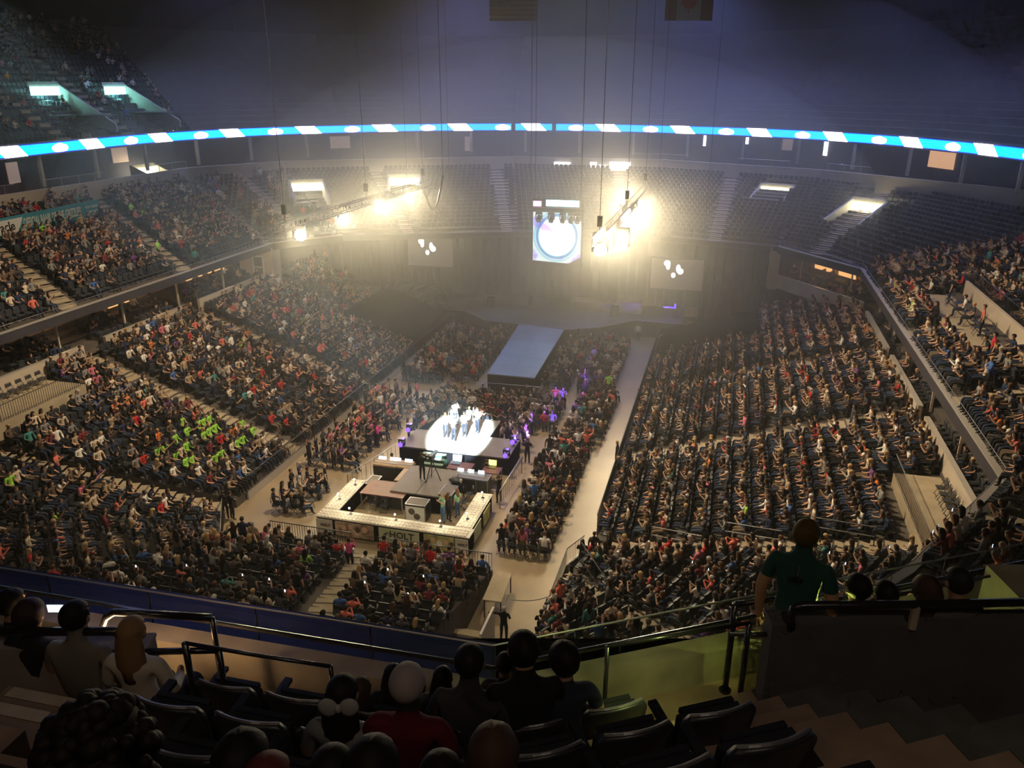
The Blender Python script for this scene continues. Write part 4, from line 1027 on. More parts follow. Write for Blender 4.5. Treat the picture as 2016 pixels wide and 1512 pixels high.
# performers and people around the small stage
def stageman(px, py, z, hd, pose, shirt, hair, label, **k):
    c = atz(px, py, z); return person((c.x, c.y, z), hd, pose, shirt, hair, rnd.choice(SKINS)[0], k.pop('pants', (.02, .02, .03)), label=label, group=k.pop('group', None), sleeve='long', **k)
PW = (.85, .85, .85)
for i, (px, py, hd, pose, sh, hr, lb) in enumerate((
    (897, 838, 0.1, 'stand_phone', (.8, .8, .85), (.03, .02, .01), 'performer in white at the back of the small stage in blue light'),
    (878, 862, .4, 'stand_clap', PW, (.1, .05, .02), 'performer in white at the left of the bright pool of light'),
    (893, 868, -.3, 'stand_up', PW, (.4, .3, .1), 'blond performer with one arm raised in the pool of light'),
    (915, 860, 2.9, 'stand_phone', (.5, .5, .5), (.02, .02, .02), 'performer holding a microphone in the middle of the small stage'),
    (940, 852, 2.5, 'stand_clap', PW, (.05, .03, .02), 'performer in white at the right of the pool of light'))):
    stageman(px, py, 1.2, hd, pose, sh, hr, lb)
for i in range(34):
    a = rnd.random()
    if i < 16: c = Vector((rnd.uniform(-13.3, -11.2), rnd.uniform(45.8, 49.2), 0)); hd = PI / 2 + rnd.uniform(-.5, .8)
    elif i < 26: c = Vector((rnd.uniform(-20.2, -18.2), rnd.uniform(45.6, 49.3), 0)); hd = -PI / 2 + rnd.uniform(-.8, .3)
    else: c = Vector((-18 + (i - 26) * .62, 48.45 + rnd.uniform(0, .5), 0)); hd = PI + rnd.uniform(-.3, .3)
    s = rnd.choice([SHIRTS[5], SHIRTS[5], SHIRTS[6], SHIRTS[4], SHIRTS[0], SHIRTS[9], SHIRTS[1]]); hr = rnd.choices(HAIRS, HW)[0]; v = rnd.choice(STV)
    person(c, hd, v[0], s[1], hr[1], rnd.choices(SKINS, KW)[0][0], (.02, .02, .04), bool(v[2]), 'person in %s shirt, %s hair, %s edge of the small stage, %s of them' % (s[0], hr[0], 'right' if i < 16 else ('left' if i < 26 else 'far'), POSTN[i if i < 16 else (i - 16 if i < 26 else i - 26)]),
           'person', 'people standing around the small stage', rnd.uniform(.9, 1.03), v[1])
# ---------------------------------------------------------------- booth with the booklet counter
M['counter'] = mat('counter board', (.5, .47, .4), .6); M['booklet'] = mat('white booklet', (.75, .72, .64), .6); M['bookprint'] = mat('booklet tan print', (.45, .33, .2), .6)
t = thing('display_counter', 'U shaped white counter covered in rows of booklets with printed banner fronts', 'counter')
CN = [((-19.75, 33.25), (-11.15, 34.15)), ((-19.75, 34.15), (-18.85, 37.7)), ((-12.2, 34.15), (-11.3, 38.0))]
for (a, b) in CN:
    q = MB(); q.box(((a[0] + b[0]) / 2, (a[1] + b[1]) / 2, 1.05), (b[0] - a[0], b[1] - a[1], .06)); q.build('worktop', M['counter'], t)
    q = MB(); q.box(((a[0] + b[0]) / 2, (a[1] + b[1]) / 2, .53), (b[0] - a[0] - .1, b[1] - a[1] - .1, .98)); q.build('skirt', M['black'], t)
bk = MB()
for (a, b) in CN:
    x = a[0] + .12
    while x < b[0] - .1:
        y = a[1] + .14
        while y < b[1] - .1:
            bk.box((x, y, 1.10), (.16, .2, .035)); bk.box((x, y - .02, 1.12), (.13, .09, .006), mi=1); y += .245
        x += .205
o = bk.build('booklet', [M['booklet'], M['bookprint']], t); o['kind'] = 'stuff'
M['bangreen'] = mat('pale green banner', (.45, .52, .33), .6, noise=.35, nscale=.9, col2=(.62, .66, .5)); M['banwhite'] = mat('white banner', (.6, .58, .52), .6); M['inkd'] = mat('dark ink', (.04, .03, .02), .7)
M['banphoto'] = mat('family photo banner', (.75, .6, .45), .6, noise=.9, nscale=2.6, col2=(.16, .09, .06)); M['bangarden'] = mat('garden photo banner', (.75, .7, .3), .6, noise=.9, nscale=2.2, col2=(.12, .16, .06))
def banner(x0, x1, m, txt=None, size=.4):
    q = MB(); q.box(((x0 + x1) / 2, 33.2, .56), (x1 - x0, .03, .84)); o = q.build('banner', m, t)
    if txt: text(txt, 'lettering', size, ((x0 + x1) / 2 + size * .3, 33.17, .66), 0, PI / 2, M['inkd'], t)
    return o
banner(-19.7, -18.75, M['banwhite'], 'HOLT', .22); banner(-18.6, -16.4, M['banphoto']); banner(-16.1, -13.85, M['bangreen'], 'HOLT', .52)
banner(-13.6, -11.95, M['bangarden']); banner(-11.9, -11.2, M['banwhite'], 'HOLT', .2)
q = MB(); q.add([(-15.85, 33.165, .62), (-15.62, 33.165, .78), (-15.5, 33.165, .66), (-15.38, 33.165, .6), (-15.62, 33.165, .7), (-15.74, 33.165, .52)], [(0, 5, 4, 1), (1, 4, 3, 2)]); q.build('emblem', M['inkd'], t)
def heads(cx, zz, r, m1): 
    q = MB(); q.ball((cx, 33.18, zz), (r, .015, r * 1.1), 14, 6); q.build('printed_face', m1, t)
fm = mat('printed face', (.75, .5, .35), .6); fd = mat('printed dark', (.1, .07, .06), .6); fw = mat('printed pale dress', (.85, .82, .7), .6)
for cx, zz, r, mm in ((-18.1, .66, .16, fm), (-17.7, .74, .14, fm), (-17.3, .62, .15, fd), (-16.9, .7, .16, fm), (-13.1, .72, .13, fm), (-13.35, .6, .12, fd), (-12.75, .55, .16, fw), (-12.4, .66, .13, fm), (-12.1, .6, .13, fd)): heads(cx, zz, r, mm)
q = MB(); q.box((-11.23, 36.6, .56), (.03, 1.3, .84)); q.build('banner', M['bangarden'], t); q = MB(); q.box((-11.23, 34.9, .56), (.03, 1.2, .84)); q.build('banner', M['bangreen'], t)
# counter lamps; most stand in for glow patches on the worktop
def lamp(x, y, i, where):
    t = thing('counter_lamp', 'small glowing lamp on the booklet counter, %s' % where, 'lamp', (x, y, 1.12)); q = MB(); q.cyl((0, 0, 0), (0, 0, .03), .09, n=10); q.build('base', M['blackmetal'], t)
    q = MB(); q.tube([(0, 0, 0), (0, .02, .3), (0, -.1, .42)], .012, 5); q.build('arm', M['blackmetal'], t); q = MB(); q.ball((0, -.12, .40), .05, 10, 6); q.build('shade', M['bulbw'], t)
    point('counter_lamp_light', (x, y - .12, 1.85), 30, (1, .88, .6), .08)
M['bulbw'] = mat('lamp shade lit', (1, .95, .8), emit=14, ecol=(1, .92, .7))
for i, (x, y, w_) in enumerate(((-18.0, 33.9, 'front run near the left corner'), (-15.4, 33.9, 'middle of the front run'), (-12.9, 33.9, 'front run near the right corner'), (-19.3, 35.2, 'left arm'), (-19.2, 37.0, 'far end of left arm'), (-11.8, 35.0, 'right arm'), (-11.7, 37.4, 'far end of right arm'))): lamp(x, y, i, w_)
# camera platform and technician gear
t = thing('camera_platform', 'black skirted grey platform in the middle of the booth', 'platform'); q = MB(); q.box((-15.5, 38.6, .5), (3.1, 3.3, 1.0)); q.build('skirt', M['black'], t)
for i in range(2):
    q = MB(); q.box((-16.28 + i * 1.56, 38.6, 1.04), (1.53, 3.32, .08)); q.build('deck_panel', M['riser'], t)
def table(px, py, z, sx, sy, m, label, kit=()):
    c = atz(px, py, z); t = thing('table', label, 'table', (c.x, c.y, 0)); q = MB(); q.box((0, 0, z - .025), (sx, sy, .05)); q.build('tabletop', m, t)
    for a in (-1, 1):
        for b in (-1, 1): q = MB(); q.bar((a * (sx / 2 - .05), b * (sy / 2 - .05), 0), (a * (sx / 2 - .05), b * (sy / 2 - .05), z - .05), .05); q.build('leg', M['steel'], t)
    return c
M['wood'] = mat('red brown wood', (.2, .07, .05), .4, noise=.3); M['ply'] = mat('pale ply', (.5, .35, .2), .5, noise=.2); M['scr'] = mat('lit monitor', (.8, .9, 1), emit=1.7, ecol=(.7, .85, 1)); M['scy'] = mat('yellow screen', (1, .8, .2), emit=2.5, ecol=(1, .75, .15))
table(762, 962, 1.0, 2.6, 1.7, M['wood'], 'wide red brown table at the left of the camera platform')
table(800, 935, 1.0, .9, 1.6, M['ply'], 'narrow pale table with papers beside the camera platform')
table(907, 917, 1.0, 1.5, 1.0, M['wood'], 'brown table with a laptop behind the camera platform')
table(968, 925, 1.0, 1.1, .9, M['wood'], 'small brown table at the right of the technicians area')
def laptop(px, py, z, label, m=None, hd=0.0, sc=1.0):
    c = atz(px, py, z); t = thing('laptop', label, 'laptop', (c.x, c.y, z), hd); t.scale = (sc,) * 3; q = MB(); q.box((0, 0, .012), (.38, .27, .024)); q.build('keyboard', M['blackmetal'], t)
    q = MB(); q.box((0, .17, .15), (.38, .02, .27), M=Matrix.Rotation(R(-14), 3, 'X')); q.build('lid', M['blackmetal'], t); q = MB(); q.box((0, .155, .15), (.34, .01, .23), M=Matrix.Rotation(R(-14), 3, 'X')); q.build('screen', m or M['scr'], t)
laptop(898, 912, 1.0, 'open laptop with white screen on the brown table', sc=1.6); laptop(968, 920, 1.0, 'laptop with glowing yellow screen on the small brown table', M['scy'], sc=1.4)
def console(px, py, z, sx, label, n):
    c = atz(px, py, z); t = thing('mixing_console', label, 'console', (c.x, c.y, 0)); q = MB(); q.box((0, 0, z / 2), (sx, .8, z)); q.build('case', M['blackmetal'], t)
    q = MB(); q.box((0, -.05, z + .06), (sx - .05, .75, .1), M=Matrix.Rotation(R(8), 3, 'X')); q.build('control_surface', M['ply'] if n == 2 else M['steel'], t)
    for i in range(n):
        q = MB(); q.box((-sx / 2 + (i + .5) * sx / n, .22, z + .22), (sx / n - .26, .03, .2), M=Matrix.Rotation(R(-25), 3, 'X')); q.build('screen', M['scr'], t)
    q = MB()
    for i in range(int(sx / .07)): q.box((-sx / 2 + .06 + i * .07, -.12, z + .12), (.02, .2, .02))
    o = q.build('fader', M['white'], t); o['kind'] = 'stuff'
console(762, 912, .95, 1.5, 'lit mixing console at the left end of the technicians area', 2); console(791, 915, .95, 1.5, 'second lit mixing console, right of the first', 2); console(925, 937, .95, 1.9, 'console desk with three small bright screens right of the platform', 3)
def case(px, py, z, sx, sy, label, pic=False, m=None):
    c = atz(px, py, z); t = thing('road_case', label, 'case', (c.x, c.y, 0)); q = MB(); q.box((0, 0, z / 2 + .05), (sx, sy, z - .1)); q.build('body', m or M['blackmetal'], t)
    q = MB()
    for a in (-1, 1):
        for b in (-1, 1): q.bar((a * sx / 2, b * sy / 2, .05), (a * sx / 2, b * sy / 2, z), .04)
        q.bar((a * sx / 2, -sy / 2, z), (a * sx / 2, sy / 2, z), .05); q.bar((-sx / 2, a * sy / 2, z), (sx / 2, a * sy / 2, z), .05)
    q.build('edging', M['steel'], t); q = MB(); q.box((0, 0, z), (sx - .08, sy - .08, .04)); q.build('lid', M['riser'], t)
    for a in (-1, 1):
        for b in (-1, 1): q = MB(); q.cyl((a * sx * .4 - .03, b * sy * .4, .05), (a * sx * .4 + .03, b * sy * .4, .05), .05, n=8); q.build('wheel', M['blackmetal'], t)
    if pic:
        q = MB(); q.box((0, -sy / 2 - .02, z / 2), (sx - .06, .02, z - .2)); q.build('banner', M['banwhite'], t); q = MB(); q.ball((-.2, -sy / 2 - .03, z * .62), (.2, .012, .2), 12, 6); q.ball((.1, -sy / 2 - .03, z * .35), (.2, .012, .2), 12, 6); q.build('printed_face', fd, t)
case(822, 988, 1.05, 1.15, .8, 'pale front case with a printed picture in front of the camera platform', True)
case(883, 965, 1.15, .75, 1.2, 'tall flight case with lit lid at the right side of the platform'); case(752, 972, .8, .55, .5, 'small black case with grey lid left of the platform')
case(778, 972, .9, 1.0, .6, 'wide black case with a box on its lid near the platform'); case(735, 945, .9, .6, 1.1, 'long tray topped case at the left edge of the booth'); case(952, 940, 1.0, .7, .8, 'black case behind the right end of the counter')
for i, (px, py, hd) in enumerate(((736, 1002, PI), (757, 1008, PI), (703, 982, -1.3), (694, 997, -1.2), (912, 1002, 1.5), (925, 985, 2.0))):
    c = atz(px, py, 0); folding_chair((c.x, c.y, 0), hd, 'folding chair inside the booklet booth, ' + ('centre left', 'centre', 'left arm far', 'left arm near', 'right arm near', 'right arm far')[i])
# tv camera on tripod
c = atz(852, 945, 1.08); t = thing('tv_camera', 'broadcast camera on a tripod standing on the camera platform', 'camera', (c.x, c.y, 1.08)); q = MB()
for a in range(3): q.bar((.5 * math.cos(a * 2.09), .5 * math.sin(a * 2.09), 0), (0, 0, 1.3), .04)
q.build('tripod', M['blackmetal'], t); q = MB(); q.box((0, 0, 1.5), (.22, .55, .3)); q.build('body', M['blackmetal'], t); q = MB(); q.cyl((0, .27, 1.5), (0, .7, 1.5), .1, .13, 12); q.build('lens', M['blackmetal'], t); q = MB(); q.box((-.2, -.2, 1.62), (.14, .2, .12)); q.build('viewfinder', M['blackmetal'], t)
c = atz(897, 945, 1.25); t = thing('camera_bag', 'black soft bag lying on the camera platform', 'bag', (c.x, c.y, 1.08)); q = MB(); q.ball((0, 0, .15), (.42, .25, .16), 14, 8); q.build('body', M['blackmetal'], t, True); q = MB(); q.tube([(-.3, 0, .22), (-.15, 0, .36), (.15, 0, .36), (.3, 0, .22)], .02, 5); q.build('strap', M['fascia'], t)
def crew(px, py, z, hd, pose, shirt, hair, label, **k):
    c = atz(px, py, z); return person((c.x, c.y, z), hd, pose, shirt, hair, SKINS[0][0], k.pop('pants', (.02, .02, .03)), label=label, sleeve=k.pop('sleeve', 'long'), **k)
BK = (.01, .01, .012); DB = (.03, .02, .01)
crew(832, 945, 1.08, 0, 'stand_phone', BK, DB, 'camera operator in black on the camera platform')
crew(774, 935, 0, .5, 'sit_lean', (.12, .12, .13), DB, 'technician in dark grey hoodie bent over the left desk')
crew(908, 985, 0, .3, 'sit', BK, (.5, .48, .45), 'grey haired technician in black seated right of the platform')
crew(958, 945, 0, .3, 'sit_phone', BK, (.01, .01, .01), 'technician in black seated at the small brown table')
crew(982, 990, 0, .9, 'stand_phone', BK, DB, 'crew member in black walking past the right end of the counter')
crew(873, 1028, 0, 2.6, 'stand_phone', (.3, .55, .35), (.4, .28, .12), 'long haired person in pale green shirt inside the counter', long=True, pants=(.1, .2, .35), sleeve='short')
crew(884, 1026, 0, -.6, 'stand_down', (.04, .04, .04), (.12, .06, .03), 'brown haired person in dark clothes between two in green shirts', long=True)
crew(901, 1018, 0, 1.2, 'stand_down', (.28, .6, .35), (.2, .1, .05), 'person in bright pale green shirt by the right counter arm', long=True, pants=(.06, .1, .2), sleeve='short')
# ushers and guards on the floor
crew(1038, 912, 0, .2, 'stand_folded', BK, DB, 'guard in black standing right of the small stage barrier')
crew(1215, 950, 0, 1.8, 'stand_folded', BK, (.35, .25, .12), 'blond usher in black, nearer one of the pair by the right stand')
crew(1213, 918, 0, 1.5, 'stand_down', BK, (.3, .2, .1), 'usher in black, farther one of the pair by the right stand')
crew(1256, 810, 0, 1.2, 'stand_hips', BK, DB, 'usher in black with elbows out beside the right stand railing')
crew(1247, 868, 0, 1.2, 'stand_down', BK, DB, 'usher in black against the right stand rail near two red shirts')
crew(1145, 1123, 0, .1, 'stand_folded', BK, (.02, .01, .01), 'long haired woman in black standing at the tunnel mouth', long=True)
crew(1168, 1107, 0, .1, 'stand_down', BK, DB, 'man in black beside the woman at the tunnel mouth')
crew(992, 1262, 0, .15, 'stand_point', BK, (.4, .38, .36), 'grey haired guard in dark suit with arm out in the tunnel')
crew(1065, 1268, 0, .1, 'stand_folded', BK, DB, 'guard in black seen from behind in the tunnel')
crew(446, 1022, 0, .4, 'stand_folded', BK, DB, 'usher in dark suit by the left stand, left one of a pair'); crew(459, 1023, 0, -.4, 'stand_folded', BK, DB, 'usher in dark suit by the left stand, right one of a pair')
crew(620, 870, 0, -1.2, 'stand_down', BK, DB, 'usher in black by the front rail of the left stand'); crew(1255, 672, 0, 0, 'stand_down', (.7, .7, .7), DB, 'person in white shirt at the far end of the right aisle')
crew(1302, 690, 0, 0, 'stand_down', (.6, .6, .6), DB, 'person in pale shirt beside the right corner of the main stage'); crew(745, 880, 0, -1.3, 'stand_clap', (.8, .06, .3), DB, 'person in hot pink shirt standing in the left floor block'); crew(700, 872, 0, -1.3, 'stand_down', (.75, .1, .25), (.3, .2, .1), 'person in pink shirt standing behind the one in hot pink', long=True)
for i, (px, py, sh, hr, pose, lb) in enumerate(((770, 1140, BK, DB, 'stand_hips', 'man in black with hands on hips at the front rail of the near end stand'), (813, 1132, (.2, .2, .24), DB, 'stand_folded', 'man in grey at the front rail of the near end stand'),
    (850, 1138, (.6, .03, .03), DB, 'stand_down', 'man in red at the front rail of the near end stand'), (691, 1122, (.65, .08, .25), DB, 'stand_phone', 'woman in pink filming at the front rail of the near end stand'), (647, 1105, BK, DB, 'stand_down', 'man in black at the front rail, left of the near end steps'),
    (885, 1160, (.03, .05, .1), DB, 'stand_folded', 'man in navy standing in the second row of the near end stand'), (865, 1158, (.25, .25, .25), (.4, .38, .36), 'stand_folded', 'grey haired man in grey standing beside the man in navy'),
    (478, 1140, (.3, .28, .26), (.6, .6, .6), 'stand_lean', 'person in pale jacket and cap beside the left corner railing'))):
    c = atz(px, py, .62); person((c.x, c.y, .62), 0.0, pose, sh, hr, SKINS[0][0], (.02, .02, .03), label=lb, sleeve='long')
c = atz(262, 432, 11.6); person((c.x, c.y, 11.4), -PI / 2, 'stand_folded', (.35, .9, .12), DB, SKINS[0][0], (.03, .03, .04), label='steward in bright lime shirt standing in the left club deck', sleeve='short')
# table and steps by the tunnel
t = thing('folding_table', 'bare pale wooden table standing beside the near end stand by the tunnel', 'table', (-8.65, 29.75, 0), R(3)); q = MB(); q.box((0, 0, 1.0), (.85, 2.3, .05)); q.build('tabletop', M['step'], t)
for a in (-1, 1):
    for b in (-1, 1): q = MB(); q.bar((a * .38, b * 1.05, 0), (a * .38, b * 1.05, .98), .05); q.build('leg', M['blackmetal'], t)
t = thing('tunnel_steps', 'short tan steps with white end panel by the tunnel', 'steps', (-9.0, 26.2, 0))
for i in range(5):
    q = MB(); q.box((0, 1.1 - i * .3, (i + 1) * .11), (1.5, .3, (i + 1) * .22)); q.build('step', M['step'], t)
q = MB(); q.box((.82, .3, .8), (.1, 1.9, 1.6)); q.build('side_panel', M['white'], t)
t = thing('tunnel_rope', 'thin dark rope drooping across the mouth of the tunnel', 'rope'); q = MB(); a = Vector((-7.7, 28.6, 1.25)); b = Vector((-5.9, 29.4, 1.3))
q.tube([a + (b - a) * s + Vector((0, 0, -.18 * math.sin(PI * s))) for s in [i / 8 for i in range(9)]], .018, 5); q.build('rope', M['blackmetal'], t)
# ---------------------------------------------------------------- our own upper deck (foreground)
def cf(X, D, z): # camera-forward plan coordinates to world
    return Vector((X * math.cos(YAW) - D * math.sin(YAW), X * math.sin(YAW) + D * math.cos(YAW), z))
VX = (-.16, 5.5); SL, SR = -.238, .294           # chevron vertex and slopes of the two parapet runs
def rowline(off, xl=-9.0, xr=9.0):
    return [(xl, VX[1] - off + SL * (xl - VX[0])), (VX[0], VX[1] - off), (xr, VX[1] - off + SR * (xr - VX[0]))]
def W2(L): return [tuple(cf(x, d, 0).xy) for x, d in L]
F0, RZ, RD = 17.4, .60, .85
M['fgwall'] = mat('stained parapet concrete', (.42, .37, .29), .8, noise=.55, nscale=1.7, col2=(.22, .19, .15), )
M['fgwall2'] = mat('painted vomitory wall', (.36, .31, .27), .75, noise=.25, nscale=2.5)
M['fgtread'] = mat('tan coated tread', (.34, .24, .17), .8, noise=.3, nscale=4.0)
M['fgrise'] = mat('dark riser', (.09, .06, .04), .85, noise=.3, nscale=5); M['fggrey'] = mat('grey tread overlay', (.12, .125, .12), .8, noise=.3, nscale=5)
M['fgstep'] = mat('pale step edge', (.62, .52, .38), .8, noise=.25, nscale=6.0)
M['ledgetint'] = mat('blue ledge', (.05, .06, .13), .6, noise=.3, nscale=3)  # blue in the base colour stands for LED light on the ledge
M['railbk'] = mat('black rail tube', (.02, .02, .022), .22, spec=.8)
q = MB(); q.ribbon(W2(rowline(0))[::-1], 16.3, 17.74, .22); struct(q.build('wall_parapet', M['fgwall']), 'stained concrete parapet at the front of our deck')
q = MB(); q.ribbon(W2(rowline(.06))[::-1], 17.55, 17.64, .1); struct(q.build('trim_parapet_ledge', M['fgwall']))
t = thing('tinted_ledge', 'dark blue ledge beyond the glass along the left half of our parapet', 'ledge'); q = MB(); L = rowline(-.3)[:2]; Lb = rowline(-.85)[:2]
a = [cf(*p, 17.45) for p in L] + [cf(*p, 17.45) for p in Lb[::-1]]; bb_ = [v - Vector((0, 0, .4)) for v in a]
q.add(a + bb_, [(0, 1, 2, 3), (7, 6, 5, 4), (0, 4, 5, 1), (1, 5, 6, 2), (2, 6, 7, 3), (3, 7, 4, 0)]); q.build('shelf', M['ledgetint'], t)
t = thing('parapet_rail', 'long dark handrail with glass panels running along our parapet', 'railing')
gl = bpy.data.materials.new('rail glass'); gl.use_nodes = True; nt = gl.node_tree; g_ = nt.nodes['Principled BSDF']; nt.nodes.remove(g_)
tr_ = nt.nodes.new('ShaderNodeBsdfTransparent'); tr_.inputs[0].default_value = (.8, .85, .88, 1); gs = nt.nodes.new('ShaderNodeBsdfGlossy'); gs.inputs['Roughness'].default_value = .05
mxs = nt.nodes.new('ShaderNodeMixShader'); mxs.inputs[0].default_value = .06; nt.links.new(tr_.outputs[0], mxs.inputs[1]); nt.links.new(gs.outputs[0], mxs.inputs[2]); nt.links.new(mxs.outputs[0], nt.nodes['Material Output'].inputs[0])
L0 = rowline(-.12); R_ = MB(); R_.tube([cf(x, d, 17.86) for x, d in rowline(.0)], .022, 8); R_.build('handrail', M['railbk'], t)
R_ = MB(); R_.tube([cf(x, d, 18.0) for x, d in L0], .009, 6); R_.build('glass_cap', M['steel'], t)
for (A, B_) in ((L0[0], L0[1]), (L0[1], L0[2])):
    n = 8
    for i in range(n):
        p, r = lerp(A, B_, i / n + .002), lerp(A, B_, (i + 1) / n - .002); q = MB()
        q.add([cf(*p, 17.74), cf(*r, 17.74), cf(*r, 18.0), cf(*p, 18.0)], [(0, 1, 2, 3)]); q.build('glass_pane', gl, t)
        q = MB(); e = lerp(A, B_, i / n); q.bar(cf(*e, 17.3), cf(*e, 18.0), .012); q.build('joint', M['railbk'], t)
# stepped deck: one slab per row, pieces of the floor
dk = MB(); fd_ = struct(MB().add([cf(-9, 8, 16.2), cf(9, 8, 16.2), cf(9, 3, 16.2), cf(-9, 3, 16.2)], [(0, 1, 2, 3)]).build('floor_deck', M['black']), 'stepped floor of our own deck')
def band(o0, o1, z, x0, x1, m, nm='tread', th=.6):
    a = [p for p in rowline(o0, x0, x1)] if x0 < VX[0] < x1 else [rowline(o0, x0, x1)[0], rowline(o0, x0, x1)[2]]
    if not (x0 < VX[0] < x1):
        s = SL if x1 <= VX[0] else SR; fa = lambda x, o: VX[1] - o + s * (x - VX[0])
        sk = (.23 if s == SL else -.18)   # ends run square to the row
        P = [(x0 - sk * o0, 0), (x1 - sk * o0, 0), (x1 - sk * o1, 0), (x0 - sk * o1, 0)]
        P = [(p[0], fa(p[0], o0 if i < 2 else o1)) for i, p in enumerate(P)]
    else:
        b = rowline(o1, x0 - .23 * (o1) , x1 + .18 * o1); a = rowline(o0, x0 - .23 * o0, x1 + .18 * o0); P = a + b[::-1]
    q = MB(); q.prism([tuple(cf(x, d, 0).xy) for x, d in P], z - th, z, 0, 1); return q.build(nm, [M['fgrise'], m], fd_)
AL0, AL1, AR0, AR1 = -3.4, -2.35, 1.3, 2.35    # aisles either side of the middle block
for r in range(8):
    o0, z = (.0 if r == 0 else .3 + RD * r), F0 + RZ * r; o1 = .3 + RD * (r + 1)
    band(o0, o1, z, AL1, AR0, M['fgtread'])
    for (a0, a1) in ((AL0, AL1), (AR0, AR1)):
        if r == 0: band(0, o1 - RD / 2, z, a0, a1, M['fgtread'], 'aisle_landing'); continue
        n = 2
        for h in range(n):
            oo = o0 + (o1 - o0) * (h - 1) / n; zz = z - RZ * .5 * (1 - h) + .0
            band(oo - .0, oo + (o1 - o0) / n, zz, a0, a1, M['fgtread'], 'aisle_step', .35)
            if a0 > 0: band(oo, oo + (o1 - o0) / n, zz + .006, a1 - .42 - .03 * r, a1, M['fggrey'], 'step_grey', .012)  # thin grey slab over the right part of each right-hand step
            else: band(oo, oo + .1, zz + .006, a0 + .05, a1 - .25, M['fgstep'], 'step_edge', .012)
band(0, 1.0, F0, AR1, 9, M['fgtread'], 'walkway'); band(0, 1.0, F0, -9, AL0, M['fgtread'], 'walkway')
# vomitory walls
DWR, DWL = 5.2, 5.0
M['fgwall3'] = mat('dimmed vomitory wall', (.13, .125, .135), .75, noise=.2, nscale=2.5)  # darker copy of the wall colour, keeps the right wall dim
def fwall(nm, X0, X1, D0, D1, zt, label):
    q = MB(); a = [cf(X0, D0, 0).xy, cf(X1, D1, 0).xy]
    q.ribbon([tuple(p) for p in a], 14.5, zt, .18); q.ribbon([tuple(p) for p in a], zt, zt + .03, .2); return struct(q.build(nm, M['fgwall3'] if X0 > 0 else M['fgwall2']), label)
def Xat(px, D, z): return (px - 1008) / FPX * (D * math.cos(PITCH) + (22.5 - z) * math.sin(PITCH))
zR = 22.5 - DWR * math.tan(PITCH + math.atan((1237 - 756) / FPX)); zL = 22.5 - DWL * math.tan(PITCH + math.atan((1285 - 756) / FPX))
xr0 = Xat(1520, DWR, zR); xl1 = Xat(287, DWL, zL)
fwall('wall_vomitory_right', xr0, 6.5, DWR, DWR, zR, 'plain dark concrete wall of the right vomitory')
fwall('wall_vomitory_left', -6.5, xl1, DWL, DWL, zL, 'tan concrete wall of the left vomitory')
# pit walls so that the openings end in darkness
q = MB(); q.ribbon([tuple(cf(2.75, 4.9, 0).xy), tuple(cf(3.9, 0.5, 0).xy)], 14, 16.6, .1); struct(q.build('wall_pit_right', M['fgwall2']))
q = MB(); q.add([cf(2.0, 5.1, 16.4), cf(9, 5.1, 16.4), cf(9, -2, 16.4), cf(2.0, -2, 16.4)], [(0, 1, 2, 3)]); q.add([cf(-3.2, 4.9, 16.4), cf(-9, 4.9, 16.4), cf(-9, -2, 16.4), cf(-3.2, -2, 16.4)], [(3, 2, 1, 0)]); struct(q.build('floor_pit', M['fgwall2']))
q = MB(); q.box(cf(5.0, 6.0, 17.85), (1.1, .8, .9), YAW); struct(q.build('wall_corner_block', M['fgwall']))
# rails given by picture columns on their own depth
def prail(label, pts, r=.024, name='handrail', mm=None):
    """pts: (px, py, D) with D the forward plan distance"""
    P = []
    for px, py, D in pts:
        d = ray(px, py); f = cf(0, 1, 0) ; k = D / (d.x * f.x + d.y * f.y); P.append(EYE + d * k)
    t = thing('handrail', label, 'railing'); q = MB(); q.tube(P, r, 10); q.build('tube', mm or M['railbk'], t, True)
    return t, P
def post(t, P, z1, r=.024):
    q = MB(); q.cyl(P, Vector((P.x, P.y, z1)), r, n=10); q.build('post', M['railbk'], t, True); q = MB(); q.cyl((P.x, P.y, z1), (P.x, P.y, z1 + .015), r * 2, n=10); q.build('foot_plate', M['railbk'], t)
t, P = prail('thick black rail on top of the left vomitory wall', [(-60, 1243, DWL), (225, 1243, DWL), (246, 1249, DWL), (254, 1262, DWL), (256, 1283, DWL)], .035)
t, P = prail('black rail loop behind the left vomitory wall', [(205, 1275, 5.4), (203, 1235, 5.4), (210, 1215, 5.4), (226, 1205, 5.4), (417, 1216, 5.6)], .034); post(t, P[-1], F0)
t, P = prail('low rail between the left wall and the steps', [(287, 1283, 5.0), (431, 1280, 5.0)], .026); post(t, P[-1], F0)
t, P = prail('brown rail in front of the left parapet wall', [(364, 1266, 4.95), (500, 1289, 5.05), (651, 1312, 4.9)], .016); post(t, P[0], 17.5, .026); post(t, P[-1], F0 + .2, .018)
t, P = prail('green lit rail in front of the right parapet wall', [(1196, 1272, 5.1), (1475, 1226, 5.45)], .018); post(t, P[0], F0, .018); post(t, P[-1], F0, .024)
t, P = prail('tall black rail at the head of the right steps', [(1447, 1190, 5.75), (1605, 1170, 5.95), (1632, 1176, 5.95)], .026); post(t, P[0], F0, .028); post(t, P[-1], F0, .026)
t, P = prail('short bar between the right steps and the wall', [(1440, 1249, 5.6), (1522, 1249, 5.25)], .02)
t, P = prail('thick black rail on top of the right vomitory wall', [(1557, 1238, DWR), (1557, 1212, DWR), (1563, 1197, DWR), (1582, 1192, DWR), (1805, 1190, DWR), (2080, 1184, DWR)], .034)
q = MB(); q.cyl(P[4], P[4] + Vector((0, 0, -.22)), .034, n=10); q.build('post', M['fgstep'], t)
t, P = prail('thin rail slanting up behind the seated people at the right', [(1752, 1230, 6.0), (1752, 1170, 6.0), (2000, 1125, 6.4)], .014)
